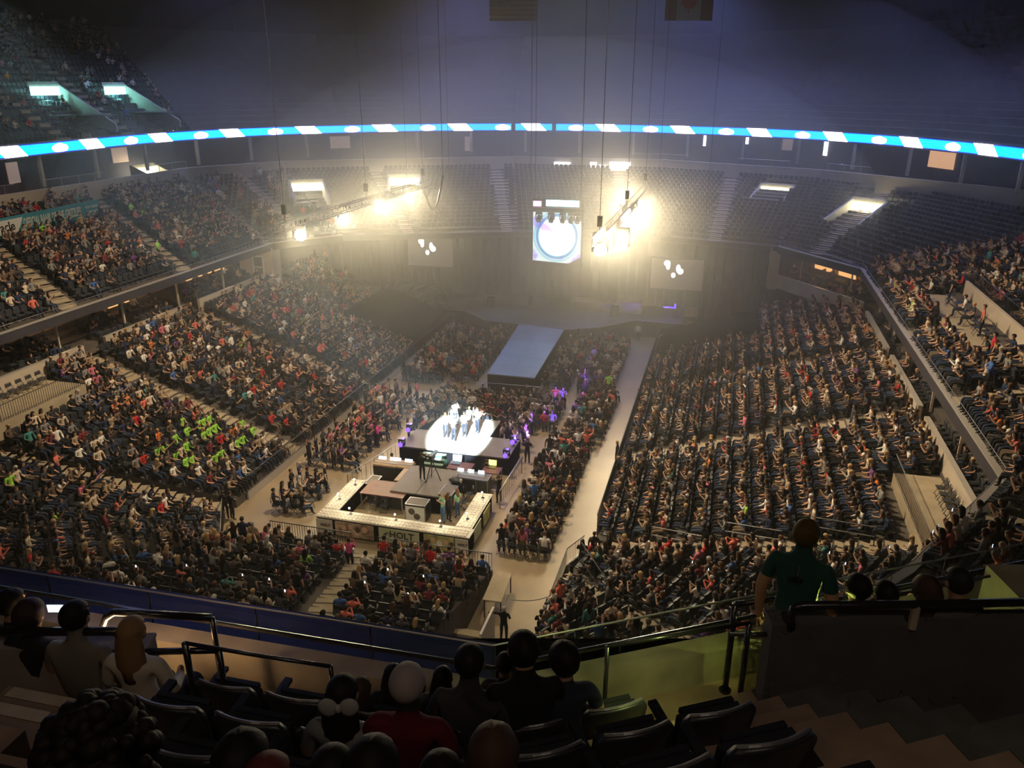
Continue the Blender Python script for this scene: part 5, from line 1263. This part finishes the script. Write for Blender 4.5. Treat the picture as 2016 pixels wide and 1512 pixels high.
t = thing('picket_gate', 'dark picket railing at the far right of our deck', 'railing'); q = MB(); a, b = cf(5.3, 7.0, 0), cf(7.6, 7.7, 0)
for i in range(17): p = lerp(a.xy, b.xy, i / 16); q.bar((*p, 17.4), (*p, 18.75), .03)
p = q.build('picket', M['railbk'], t); q = MB(); q.bar((a.x, a.y, 18.75), (b.x, b.y, 18.75), .05); q.build('handrail', M['railbk'], t)
# ------------------------------------------------ foreground seats, built with parts
M['fgseat'] = mat('dark navy seat shell', (.02, .022, .03), .38, spec=.5); M['fgedge'] = mat('seat edge highlight', (.10, .10, .11), .3, spec=.6)  # paler edge colour stands for the highlight along the seat tops
def fg_seat_meshes():
    b = MB(); n = 8; rows_ = []
    for j, (z, y, w) in enumerate(((.40, -.12, .40), (.50, -.17, .46), (.65, -.20, .50), (.78, -.225, .51), (.84, -.235, .49), (.875, -.24, .42))):
        rows_.append([(w * (i / n - .5), y - .035 + .05 * (2 * i / n - 1) ** 2, z - (.0 if j < 4 else .018 * (2 * i / n - 1) ** 2)) for i in range(n + 1)])
    def sheet(dy, flip):
        b0 = len(b.v); vs = [(x, y + dy, z) for r in rows_ for (x, y, z) in r]; fs = []
        for j in range(len(rows_) - 1):
            for i in range(n):
                f = (j * (n + 1) + i, j * (n + 1) + i + 1, (j + 1) * (n + 1) + i + 1, (j + 1) * (n + 1) + i); fs.append(f[::-1] if flip else f)
        b.add(vs, fs)
    sheet(0, True); sheet(-.045, False)
    N_ = len(rows_) * (n + 1); m = len(rows_)
    rim = [i for i in range(n + 1)] + [j * (n + 1) + n for j in range(1, m)] + [(m - 1) * (n + 1) + i for i in range(n - 1, -1, -1)] + [j * (n + 1) for j in range(m - 2, 0, -1)]
    for i in range(len(rim)): a_, c_ = rim[i], rim[(i + 1) % len(rim)]; b.f.append((a_, c_, N_ + c_, N_ + a_)); b.m.append(0)
    e = MB(); e.tube([(x, y - .022, z + .006) for x, y, z in rows_[-1]], .013, 6)
    s = MB(); s.box((0, -.10, .56), (.44, .05, .36), M=Matrix.Rotation(R(8), 3, 'X')); s.box((0, -.085, .745), (.38, .035, .04), M=Matrix.Rotation(R(8), 3, 'X'))
    fr = MB()
    for x in (-.265, .265): fr.box((x, -.1, .2), (.04, .1, .4)); fr.box((x, -.1, .42), (.04, .22, .05)); fr.box((x, -.08, .01), (.06, .26, .02))
    ar = MB()
    ar.box((-.265, .0, .63), (.06, .30, .035), M=Matrix.Rotation(R(4), 3, 'X')); ar.bar((-.265, -.08, .42), (-.265, -.08, .62), .035)
    return [('backrest', b.mesh('backrest', [M['fgseat']], True)), ('back_edge', e.mesh('back_edge', [M['fgedge']])), ('seat_pan', s.mesh('seat_pan', [M['fgseat']])),
            ('standard', fr.mesh('standard', [M['fgseat']])), ('armrest', ar.mesh('armrest', [M['fgseat']]))]
FGS = fg_seat_meshes()
def fg_seat(loc, rz, label):
    t = thing('theatre_seat', label, 'seat', loc, rz, 'seats on our own deck')
    for nme, me in FGS: link(nme, me, t)
    return t
FGP = []   # occupied spots, filled below
def fgrow_pos(r): return .75 + RD * r + .52
def head_to_loc(px, py, z):  # plan position whose head centre (height z) shows at the pixel
    return atz(px, py, z)
M['scr'] = M.get('scr')
def fgp(px, py, r, label, pose='sit', up=1.32, zf=None, hd=None, sc=1.0, **k):
    z0 = (F0 + RZ * r) if zf is None else zf
    hz_ = (1.30 if pose.startswith('sit') else 1.69) * sc
    p = atz(px, py, z0 + hz_); 
    h = (YAW + (math.atan(SR) * .6 if px > 1000 else math.atan(SL) * .6)) if hd is None else hd
    FGP.append((p.x, p.y, r)); o = person((p.x, p.y, z0), h, pose, k.pop('shirt', (.02, .02, .02)), k.pop('hair', (.01, .008, .006)), k.pop('skin', (.4, .24, .16)), k.pop('pants', (.02, .02, .03)),
                  label=label, scale=sc, sub=2, face=True, fine=True, **k)
    return o
fgp(925, 1297, 0, 'broad shouldered person in dark grey jacket, dark hair, second row near the parapet', shirt=(.05, .05, .055), sleeve='long', build=1.2, sc=1.06)
fgp(1030, 1272, 0, 'tall dark haired man in black, right of the grey jacketed one', shirt=(.012, .012, .014), sleeve='long', build=1.15, sc=1.12)
fgp(1110, 1293, 0, 'curly haired person in dark navy, rightmost of the row near the parapet', shirt=(.03, .04, .07), puff=1.15, sc=1.0)
fgp(995, 1302, 0, 'small dark haired child between two adults close to the parapet', sc=.74, shirt=(.02, .02, .02))
fgp(872, 1330, 0, 'child with dark hair behind the grey seat back near the parapet', sc=.74, shirt=(.05, .05, .06), long=True)
fgp(775, 1325, 0, 'dark haired child left of the white haired person near the parapet', sc=.74, long=True)
fgp(803, 1340, 1, 'white haired person in a crimson red vest with black sleeves', shirt=(.11, .006, .015), hair=(.34, .29, .27), pants=(.02, .02, .02), sleeve='short', build=1.02, sc=1.02, puff=1.02, skin=(.02, .02, .02))
gb = fgp(675, 1358, 1, 'girl in grey top with a big white hair bow and dark ponytail', shirt=(.2, .2, .2), sc=.93, long=True, length=.34, skin=(.3, .2, .16))
gb['label'] = 'girl in grey top with dark ponytail seated left of the crimson vest'
fgp(712, 1352, 0, 'brown haired person partly hidden behind the girl with the bow', hair=(.05, .03, .02), sc=.74, long=True)
fgp(205, 1455, 2, 'person with big dark curly hair in grey ribbed top, biggest head in view', shirt=(.12, .11, .11), hair=(.012, .009, .008), sc=1.05, puff=1.45, sleeve='long', hd=YAW - .5)
fgp(478, 1490, 2, 'person with smooth black hair at the bottom beside the left steps', hair=(.006, .006, .006), sc=1.0, long=True, puff=1.15)
fgp(972, 1475, 2, 'brown haired person at the bottom centre in front of an empty row', hair=(.06, .035, .025), sc=1.0, long=True, puff=1.1)
fgp(655, 1510, 2, 'dark haired head low at the bottom left of centre', sc=.95); fgp(735, 1500, 2, 'dark haired person at the bottom below the crimson vest', sc=1.0, puff=1.1)
fgp(530, 1530, 2, 'head with reddish hair cut by the bottom edge', hair=(.12, .03, .03), sc=1.0)
fgp(868, 1522, 2, 'top of a dark head at the bottom edge under the grey jacket', sc=.95)
fgp(1008, 1515, 4, 'top of a second dark head at the bottom centre edge', sc=.9) if False else None
fgp(150, 1208, 0, 'man in pale grey shirt at the far left beyond the tan wall', shirt=(.22, .2, .17), sc=1.05, build=1.2); fgp(60, 1205, 0, 'dark haired person at the far left edge beyond the wall rail', hair=(.04, .02, .015), sc=1.0, puff=1.1)
fgp(25, 1182, 0, 'person in black nearest the left edge by the blue ledge', sc=1.0, zf=17.4); fgp(262, 1238, 0, 'blond woman in white top beyond the tan left wall', shirt=(.6, .55, .45), hair=(.30, .18, .08), sc=1.0, long=True, sleeve='long')
mg = fgp(1588, 1046, 0, 'man in dark green t shirt standing by the right steps with sunglasses on his back', pose='stand_down', shirt=(.02, .075, .06), hair=(.10, .07, .02), skin=(.5, .3, .16), pants=(.12, .12, .07), sc=1.06, hd=YAW - .55, build=1.12)
fgp(1688, 1152, 0, 'seated man with short dark hair in dark shirt right of the standing man', shirt=(.05, .07, .06), skin=(.3, .2, .12)); fgp(1742, 1165, 0, 'person in dark clothes beside the seated short haired man', shirt=(.04, .05, .08), sc=.95)
fgp(1822, 1158, 0, 'long brown haired woman seated behind the right wall', long=True, hair=(.06, .035, .02), puff=1.1); fgp(1885, 1140, 0, 'person with grey hood seated at the right behind the wall', shirt=(.12, .12, .12), hair=(.02, .02, .02), zf=17.5)
M['bow'] = mat('bow ribbon', (.36, .36, .34), .7)
cp = atz(205, 1455, F0 + 2 * RZ + 1.37); cq = MB(); cr_ = random.Random(3)
for i in range(150):
    a, b = cr_.uniform(0, 2 * PI), cr_.uniform(-.9, 1.4); rr_ = .17 + cr_.uniform(-.015, .02)
    v = Vector((math.cos(a) * math.cos(b) * rr_ * (1.15 - .25 * b), math.sin(a) * math.cos(b) * rr_ - .03, math.sin(b) * rr_ * 1.15 - .04)); cq.ball(v, cr_.uniform(.03, .05), 7, 5)
hm_ = cq.mesh('hair', [HAIR], True); ch_ = [o for o in COL.objects if o.name.startswith('person') and 'biggest head' in str(o.get('label'))][0]
hc = link('curls', hm_, ch_, (0, 0, 1.31)); hc['hair'] = [.012, .009, .008]
# bow, sunglasses, phone, fingers
hb = atz(675, 1358, F0 + 1 * RZ + 1.30 * .93); t = thing('hair_bow', 'large white bow in the hair of the girl in grey', 'bow', (hb.x, hb.y, hb.z), YAW)
for s in (-1, 1):
    q = MB(); q.ball((s * .06, -.13, -.01), (.058, .022, .062), 12, 8, M=Matrix.Rotation(s * .3, 3, 'Y')); q.build('loop', M['bow'], t, True)
q = MB(); q.ball((0, -.14, -.01), (.02, .022, .028), 8, 6); q.build('knot', M['bow'], t, True)
t = thing('sunglasses', 'black sunglasses hooked on the back collar of the green t shirt', 'sunglasses', mg.location + Vector((0, 0, 1.45)), YAW - .55)
for s in (-1, 1):
    q = MB(); q.ball((s * .028, -.135, -.03), (.024, .008, .03), 12, 6); q.build('lens', M['railbk'], t, True)
q = MB(); q.bar((-.03, -.135, -.01), (.03, -.135, -.01), .008); q.bar((0, -.13, .0), (0, -.09, .07), .006); q.build('frame', M['railbk'], t)
for s in (-1, 1):
    hj = Vector(body('stand_down')[1]['hand' + ('l' if s < 0 else 'r')][:3]); q = MB()
    for i, (dy, ln) in enumerate(((.03, .07), (.01, .08), (-.01, .075), (-.03, .06))): q.tube([hj + Vector((0, dy, -.02)), hj + Vector((-s * .004, dy + .004, -.02 - ln * .55)), hj + Vector((-s * .02, dy + .006, -.02 - ln))], .0085, 6)
    q.tube([hj + Vector((0, .03, .02)), hj + Vector((-s * .012, .055, -.015)), hj + Vector((-s * .016, .058, -.045))], .0095, 6)
    o = q.build('fingers', SKIN, mg, True); o['skin'] = [.5, .3, .16]
t = thing('phone', 'brightly lit phone held up at the far left', 'phone', atd(112, 1197, 6.2), YAW); q = MB(); q.box((0, 0, 0), (.15, .01, .075)); q.build('body', M['blackmetal'], t); q = MB(); q.box((0, -.007, 0), (.14, .002, .066)); q.build('screen', M['scr'], t)
# seats of the middle block
nseat = 0
for r in range(0, 6):
    o_ = .36 + RD * r + .52
    for side in (-1, 1):
        s = SL if side < 0 else SR; ln = math.hypot(1, s); x = VX[0] + side * .30; i = 0
        lim_ = (AL1 - .23 * o_ + .3) if side < 0 else (AR0 + .18 * o_ - .3)
        while (x > lim_ if side < 0 else x < lim_):
            d = VX[1] - o_ + s * (x - VX[0]); p = cf(x, d, F0 + RZ * r); i += 1
            if d > .3: fg_seat(p, YAW + math.atan(s), 'empty-backed dark theatre seat, %s row from the parapet, %s %s of centre' % (POSTN[r], POSTN[i - 1], 'left' if side < 0 else 'right'))
            x += side * .57 / ln
spot('parapet_fill', cf(1.35, 4.3, 19.1), cf(.75, 5.7, 17.45), 36, (.74, .85, .22), 76, .9, .08)  # added spot without a fixture, spreads green glow along the parapet
# light of the two vomitories behind our walls
point('vomitory_glow_right', cf(2.75, 5.45, 18.35), 150, (.72, .85, .16), .12)
point('vomitory_glow_left', cf(-3.3, 5.25, 18.2), 32, (1.0, .6, .28), .12)
area('deck_fill_left', cf(-4.5, -3.5, 27.0), cf(-4.0, 5.0, 17.5), 22, (1, .66, .42), 1.0, 1.0)  # added fill lamps above our deck, no fixtures there
area('deck_fill_right', cf(2.3, -2.2, 27.0), cf(2.4, 3.9, 18), 50, (1, .78, .6), .5, .5)
area('deck_fill_left', cf(-3.0, 3.2, 28.0), cf(-2.9, 3.9, 18), 7, (1, .74, .5), 1.0, 1.0)
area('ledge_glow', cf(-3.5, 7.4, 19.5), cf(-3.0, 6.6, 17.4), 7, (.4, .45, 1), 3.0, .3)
# floor blocks ----------------------------------------------------
FLOOR = []
def block(name, u0, u1, v0, v1, face, pd, ps, pitch=.95, skip=None, seat=.56):
    """rows of folding chairs; face is the heading of the seat's +Y"""
    k = 0; y = v0 + .4
    while y < v1:
        x = u0 + .28; i = 0
        while x < u1:
            i += 1
            if not (skip and skip(x, y)): FLOOR.append((x, y, 0.0, face, name, k, i, pd, ps))
            x += seat
        y += pitch; k += 1
block('right floor block', -9.95, -7.3, 33.6, 47.8, 0, .92, .35)
block('right floor block', -9.5, -6.7, 47.9, 56.4, 0, .95, .3)
block('upper right floor block', -10.2, -7.3, 57, 70.5, 0, .95, .25)
block('catwalk side floor block', -13.0, -10.9, 57.2, 69.5, 0, .9, .4)
block('floor block behind the small stage', -20.3, -10.4, 49.6, 54.6, PI, .86, .15)
block('left floor block', -24.4, -21.2, 40.2, 52.4, -PI / 2, .9, .65)
block('small left floor block', -23.4, -21.2, 34.4, 38.4, -R(60), .85, .3)
block('left catwalk floor block', -20.6, -18.4, 57, 69, 0, .92, .2)
block('far left floor block', -24.4, -21.3, 56, 69.5, 0, .92, .3)

def visible(p, h):
    q = proj((p[0], p[1], p[2] + h))
    if not q: return None
    x, y, d = q
    if x < -5 or x > 2021 or y < 0: return None
    lim = 1135 + (x / 970) * 145 if x < 970 else (1280 - (x - 970) / 510 * 105 if x < 1480 else 1165)
    if y > lim - 4: return None
    return q

cand = []; mass = []; seatpts = []
for (x, y, z, h, nm, k, idx, dens) in SEATS:
    q = visible((x, y, z), 1.1)
    if not proj((x, y, z + 1)): continue
    p = proj((x, y, z + 1))
    if p[0] < -150 or p[0] > 2170 or p[1] > 1420: continue
    seatpts.append((x, y, z, h, nm, k, idx, 0, q))
    d = dens
    # empty patches
    nz = math.sin(x * 1.7 + y * .9) * math.sin(y * 1.3 - x * .6 + k)
    if nz > .72: d *= .35
    if nm == 'left upper deck': d *= 0.6
    if nm == 'left club deck' and k < 2: d *= .4
    if rnd.random() < d:
        stnd = rnd.random() < (.14 if nm in ('near end stand', 'right tunnel stand') else .035)
        mass.append((x, y, z, h + rnd.uniform(-.25, .25), nm, k, idx, stnd, q))
for (x, y, z, h, nm, k, idx, pd, ps) in FLOOR:
    q = visible((x, y, z), 1.1)
    seatpts.append((x, y, z, h, nm, k, idx, 1, q))
    if rnd.random() < pd: mass.append((x, y, z, h + rnd.uniform(-.3, .3), nm, k, idx, rnd.random() < ps, q))

def look(x, y, nm, k):
    s = rshirt()
    px = proj((x, y, 3)); 
    if nm == 'left lower stand' and 34.5 < y < 41.5 and 2 <= k <= 6 and rnd.random() < .5: s = SHIRTS[15]
    if nm == 'left floor block' and rnd.random() < .12: s = SHIRTS[11]
    if nm == 'left club deck' and rnd.random() < .4: s = rnd.choice(SHIRTS[:5])
    return s
mass.sort(key=lambda m: (m[8][2] if m[8] else 999))
N_IND = 215
ind = mass[:N_IND]; mass = mass[N_IND:]
def ordn(n): return POSTN[n - 1] if n <= 30 else '%dth' % n
def ordw(n): return POSTN[n - 1] if n <= 30 else 'thirty-' + POSTN[n - 31] if n < 40 else 'forty-' + POSTN[(n - 41) % 9] if n < 50 else 'fifty-' + POSTN[(n - 51) % 9] if n < 60 else 'sixty-' + POSTN[(n - 61) % 9]
for (x, y, z, h, nm, k, idx, stnd, q) in ind:
    s = look(x, y, nm, k); hr = rnd.choices(HAIRS, HW)[0]; a = rnd.choice(STV if stnd else SITV)
    zz = z; sc = rnd.uniform(.93, 1.05)
    lab = '%s person, %s shirt, %s hair, %s row, %s, place %s' % ('standing' if stnd else 'seated', s[0], hr[0], ordn(k + 1), nm, ordw(idx))
    if 'phone' in a[0] and rnd.random() < .55:
        hd = Matrix.Rotation(h, 3, 'Z') @ (Vector((0, .33 + (.1 if 'lean' in a[0] else 0), 1.17 if not stnd else 1.55)) * sc) + Vector((x, y, zz))
        pt = thing('phone', 'lit phone held in the %s row of the %s, place %s' % (ordn(k + 1), nm, ordw(idx)), 'phone', hd, h, 'lit phones in the audience')
        qq = MB(); qq.box((0, 0, 0), (.07, .012, .13)); qq.build('body', M['blackmetal'], pt); qq = MB(); qq.box((0, -.008, 0), (.055, .004, .11)); qq.build('screen', M['scr'], pt)
    person((x, y, zz), h, a[0], s[1], hr[1], rnd.choices(SKINS, KW)[0][0], rnd.choices(TROUS, TW)[0][1], bool(a[2]), lab, 'person', 'audience in the ' + nm, sc, a[1])

def cloud(name, rows, variants, cols, label, cat):
    """one stuff object: points that carry variants as geometry-node instances"""
    me = bpy.data.meshes.new(name); me.from_pydata([r[0] for r in rows], [], [])
    n = len(rows)
    def at(nm, typ, vals, key):
        a = me.attributes.new(nm, typ, 'POINT'); a.data.foreach_set(key, [c for v in vals for c in (v if hasattr(v, '__len__') else (v,))])
    at('rz', 'FLOAT_VECTOR', [(0, 0, r[1]) for r in rows], 'vector'); at('pick', 'INT', [r[2] for r in rows], 'value')
    at('sc', 'FLOAT_VECTOR', [(r[3] * (1.14 if len(r) > 4 else 1), r[3] * (1.1 if len(r) > 4 else 1), r[3]) for r in rows], 'vector')
    for i, c in enumerate(cols): at(c, 'FLOAT_COLOR', [(*r[4 + i], 1.0) for r in rows], 'color')
    o = bpy.data.objects.new(name, me); COL.objects.link(o)
    ng = bpy.data.node_groups.new(name, 'GeometryNodeTree'); ng.interface.new_socket('Geometry', in_out='INPUT', socket_type='NodeSocketGeometry')
    ng.interface.new_socket('Geometry', in_out='OUTPUT', socket_type='NodeSocketGeometry')
    N = ng.nodes; gi = N.new('NodeGroupInput'); go = N.new('NodeGroupOutput'); ip = N.new('GeometryNodeInstanceOnPoints')
    ci = N.new('GeometryNodeCollectionInfo'); ci.inputs['Collection'].default_value = variants; ci.inputs['Separate Children'].default_value = True; ci.inputs['Reset Children'].default_value = True
    ip.inputs['Pick Instance'].default_value = True
    def named(nm, typ):
        a = N.new('GeometryNodeInputNamedAttribute'); a.data_type = typ; a.inputs['Name'].default_value = nm; return a.outputs['Attribute']
    L = ng.links.new
    L(gi.outputs[0], ip.inputs['Points']); L(ci.outputs[0], ip.inputs['Instance']); L(named('pick', 'INT'), ip.inputs['Instance Index'])
    L(named('rz', 'FLOAT_VECTOR'), ip.inputs['Rotation'])
    L(named('sc', 'FLOAT_VECTOR'), ip.inputs['Scale']); L(ip.outputs[0], go.inputs[0])
    md = o.modifiers.new('gn', 'NODES'); md.node_group = ng
    return tag(o, label, cat, kind='stuff')
rows = []
for (x, y, z, h, nm, k, idx, stnd, q) in mass:
    s = look(x, y, nm, k)
    v = (7 + rnd.randrange(6)) if stnd else rnd.randrange(7)
    rows.append(((x, y, z), h, v, rnd.uniform(.96, 1.1), s[1], rnd.choices(HAIRS, HW)[0][1], rnd.choices(SKINS, KW)[0][0], rnd.choices(TROUS, TW)[0][1]))
for v_ in range(3): pass
cloud('crowd', rows, vc, ('shirt', 'hair', 'skin', 'pants'), 'dense audience filling the stands, decks and floor beyond the nearest spectators', 'crowd')
print('MASS', len(rows), 'SEATS', len(seatpts))

# seats: the nearest 270 as things, the rest as one object
sc_ = bpy.data.collections.new('seat variants'); sc_.objects.link(bpy.data.objects.new('s0', seat_me)); sc_.objects.link(bpy.data.objects.new('s1', fold_me))
seatpts.sort(key=lambda m: (m[8][2] if m[8] else 999))
N_SEAT = 235
for (x, y, z, h, nm, k, idx, typ, q) in [s for s in seatpts if not s[7]][:N_SEAT]:
    o = link('stadium_seat', seat_me, None, (x, y, z), h)
    tag(o, 'charcoal stadium seat, %s row up the %s, %s place' % (ordn(k + 1), nm, ordw(idx)), 'seat', 'seats in the ' + nm)
st = [s for s in seatpts if not s[7]][:N_SEAT]; done = set(id(s) for s in st)
cloud('stadium_seat_rows', [((s[0], s[1], s[2]), s[3], s[7], 1.0) for s in seatpts if id(s) not in done], sc_, (), 'rows of charcoal seats and folding chairs beyond the nearest ones', 'seats')
# ---------------------------------------------------------------- haze of the hall
def haze(name, mb, dens, g, label):
    hm = bpy.data.materials.new(name); hm.use_nodes = True; nt = hm.node_tree; nt.nodes.remove(nt.nodes['Principled BSDF'])
    v = nt.nodes.new('ShaderNodeVolumeScatter'); v.inputs['Density'].default_value = dens; v.inputs['Anisotropy'].default_value = g; v.inputs['Color'].default_value = (1, 1, 1, 1)
    nt.links.new(v.outputs[0], nt.nodes['Material Output'].inputs['Volume'])
    o = mb.build(name, hm); return tag(o, label, 'haze', kind='stuff')
haze('haze', MB().box((-15, 60, 20), (130, 128, 39)), .0009, .5, 'thin haze hanging through the whole arena')
for i, (k, d) in enumerate(((1.0, .004), (.7, .007))):
    haze('stage_haze', MB().ball((-17, 78, 10), (44 * k, 44 * k, 24 * k), 40, 24), d, .72, 'denser smoke around the main stage, %s shell' % ('outer', 'inner')[i])

# lit surfaces are seen and glow, the lamps beside them do the lighting
for m_ in bpy.data.materials:
    try: m_.cycles.emission_sampling = 'NONE'
    except Exception: pass
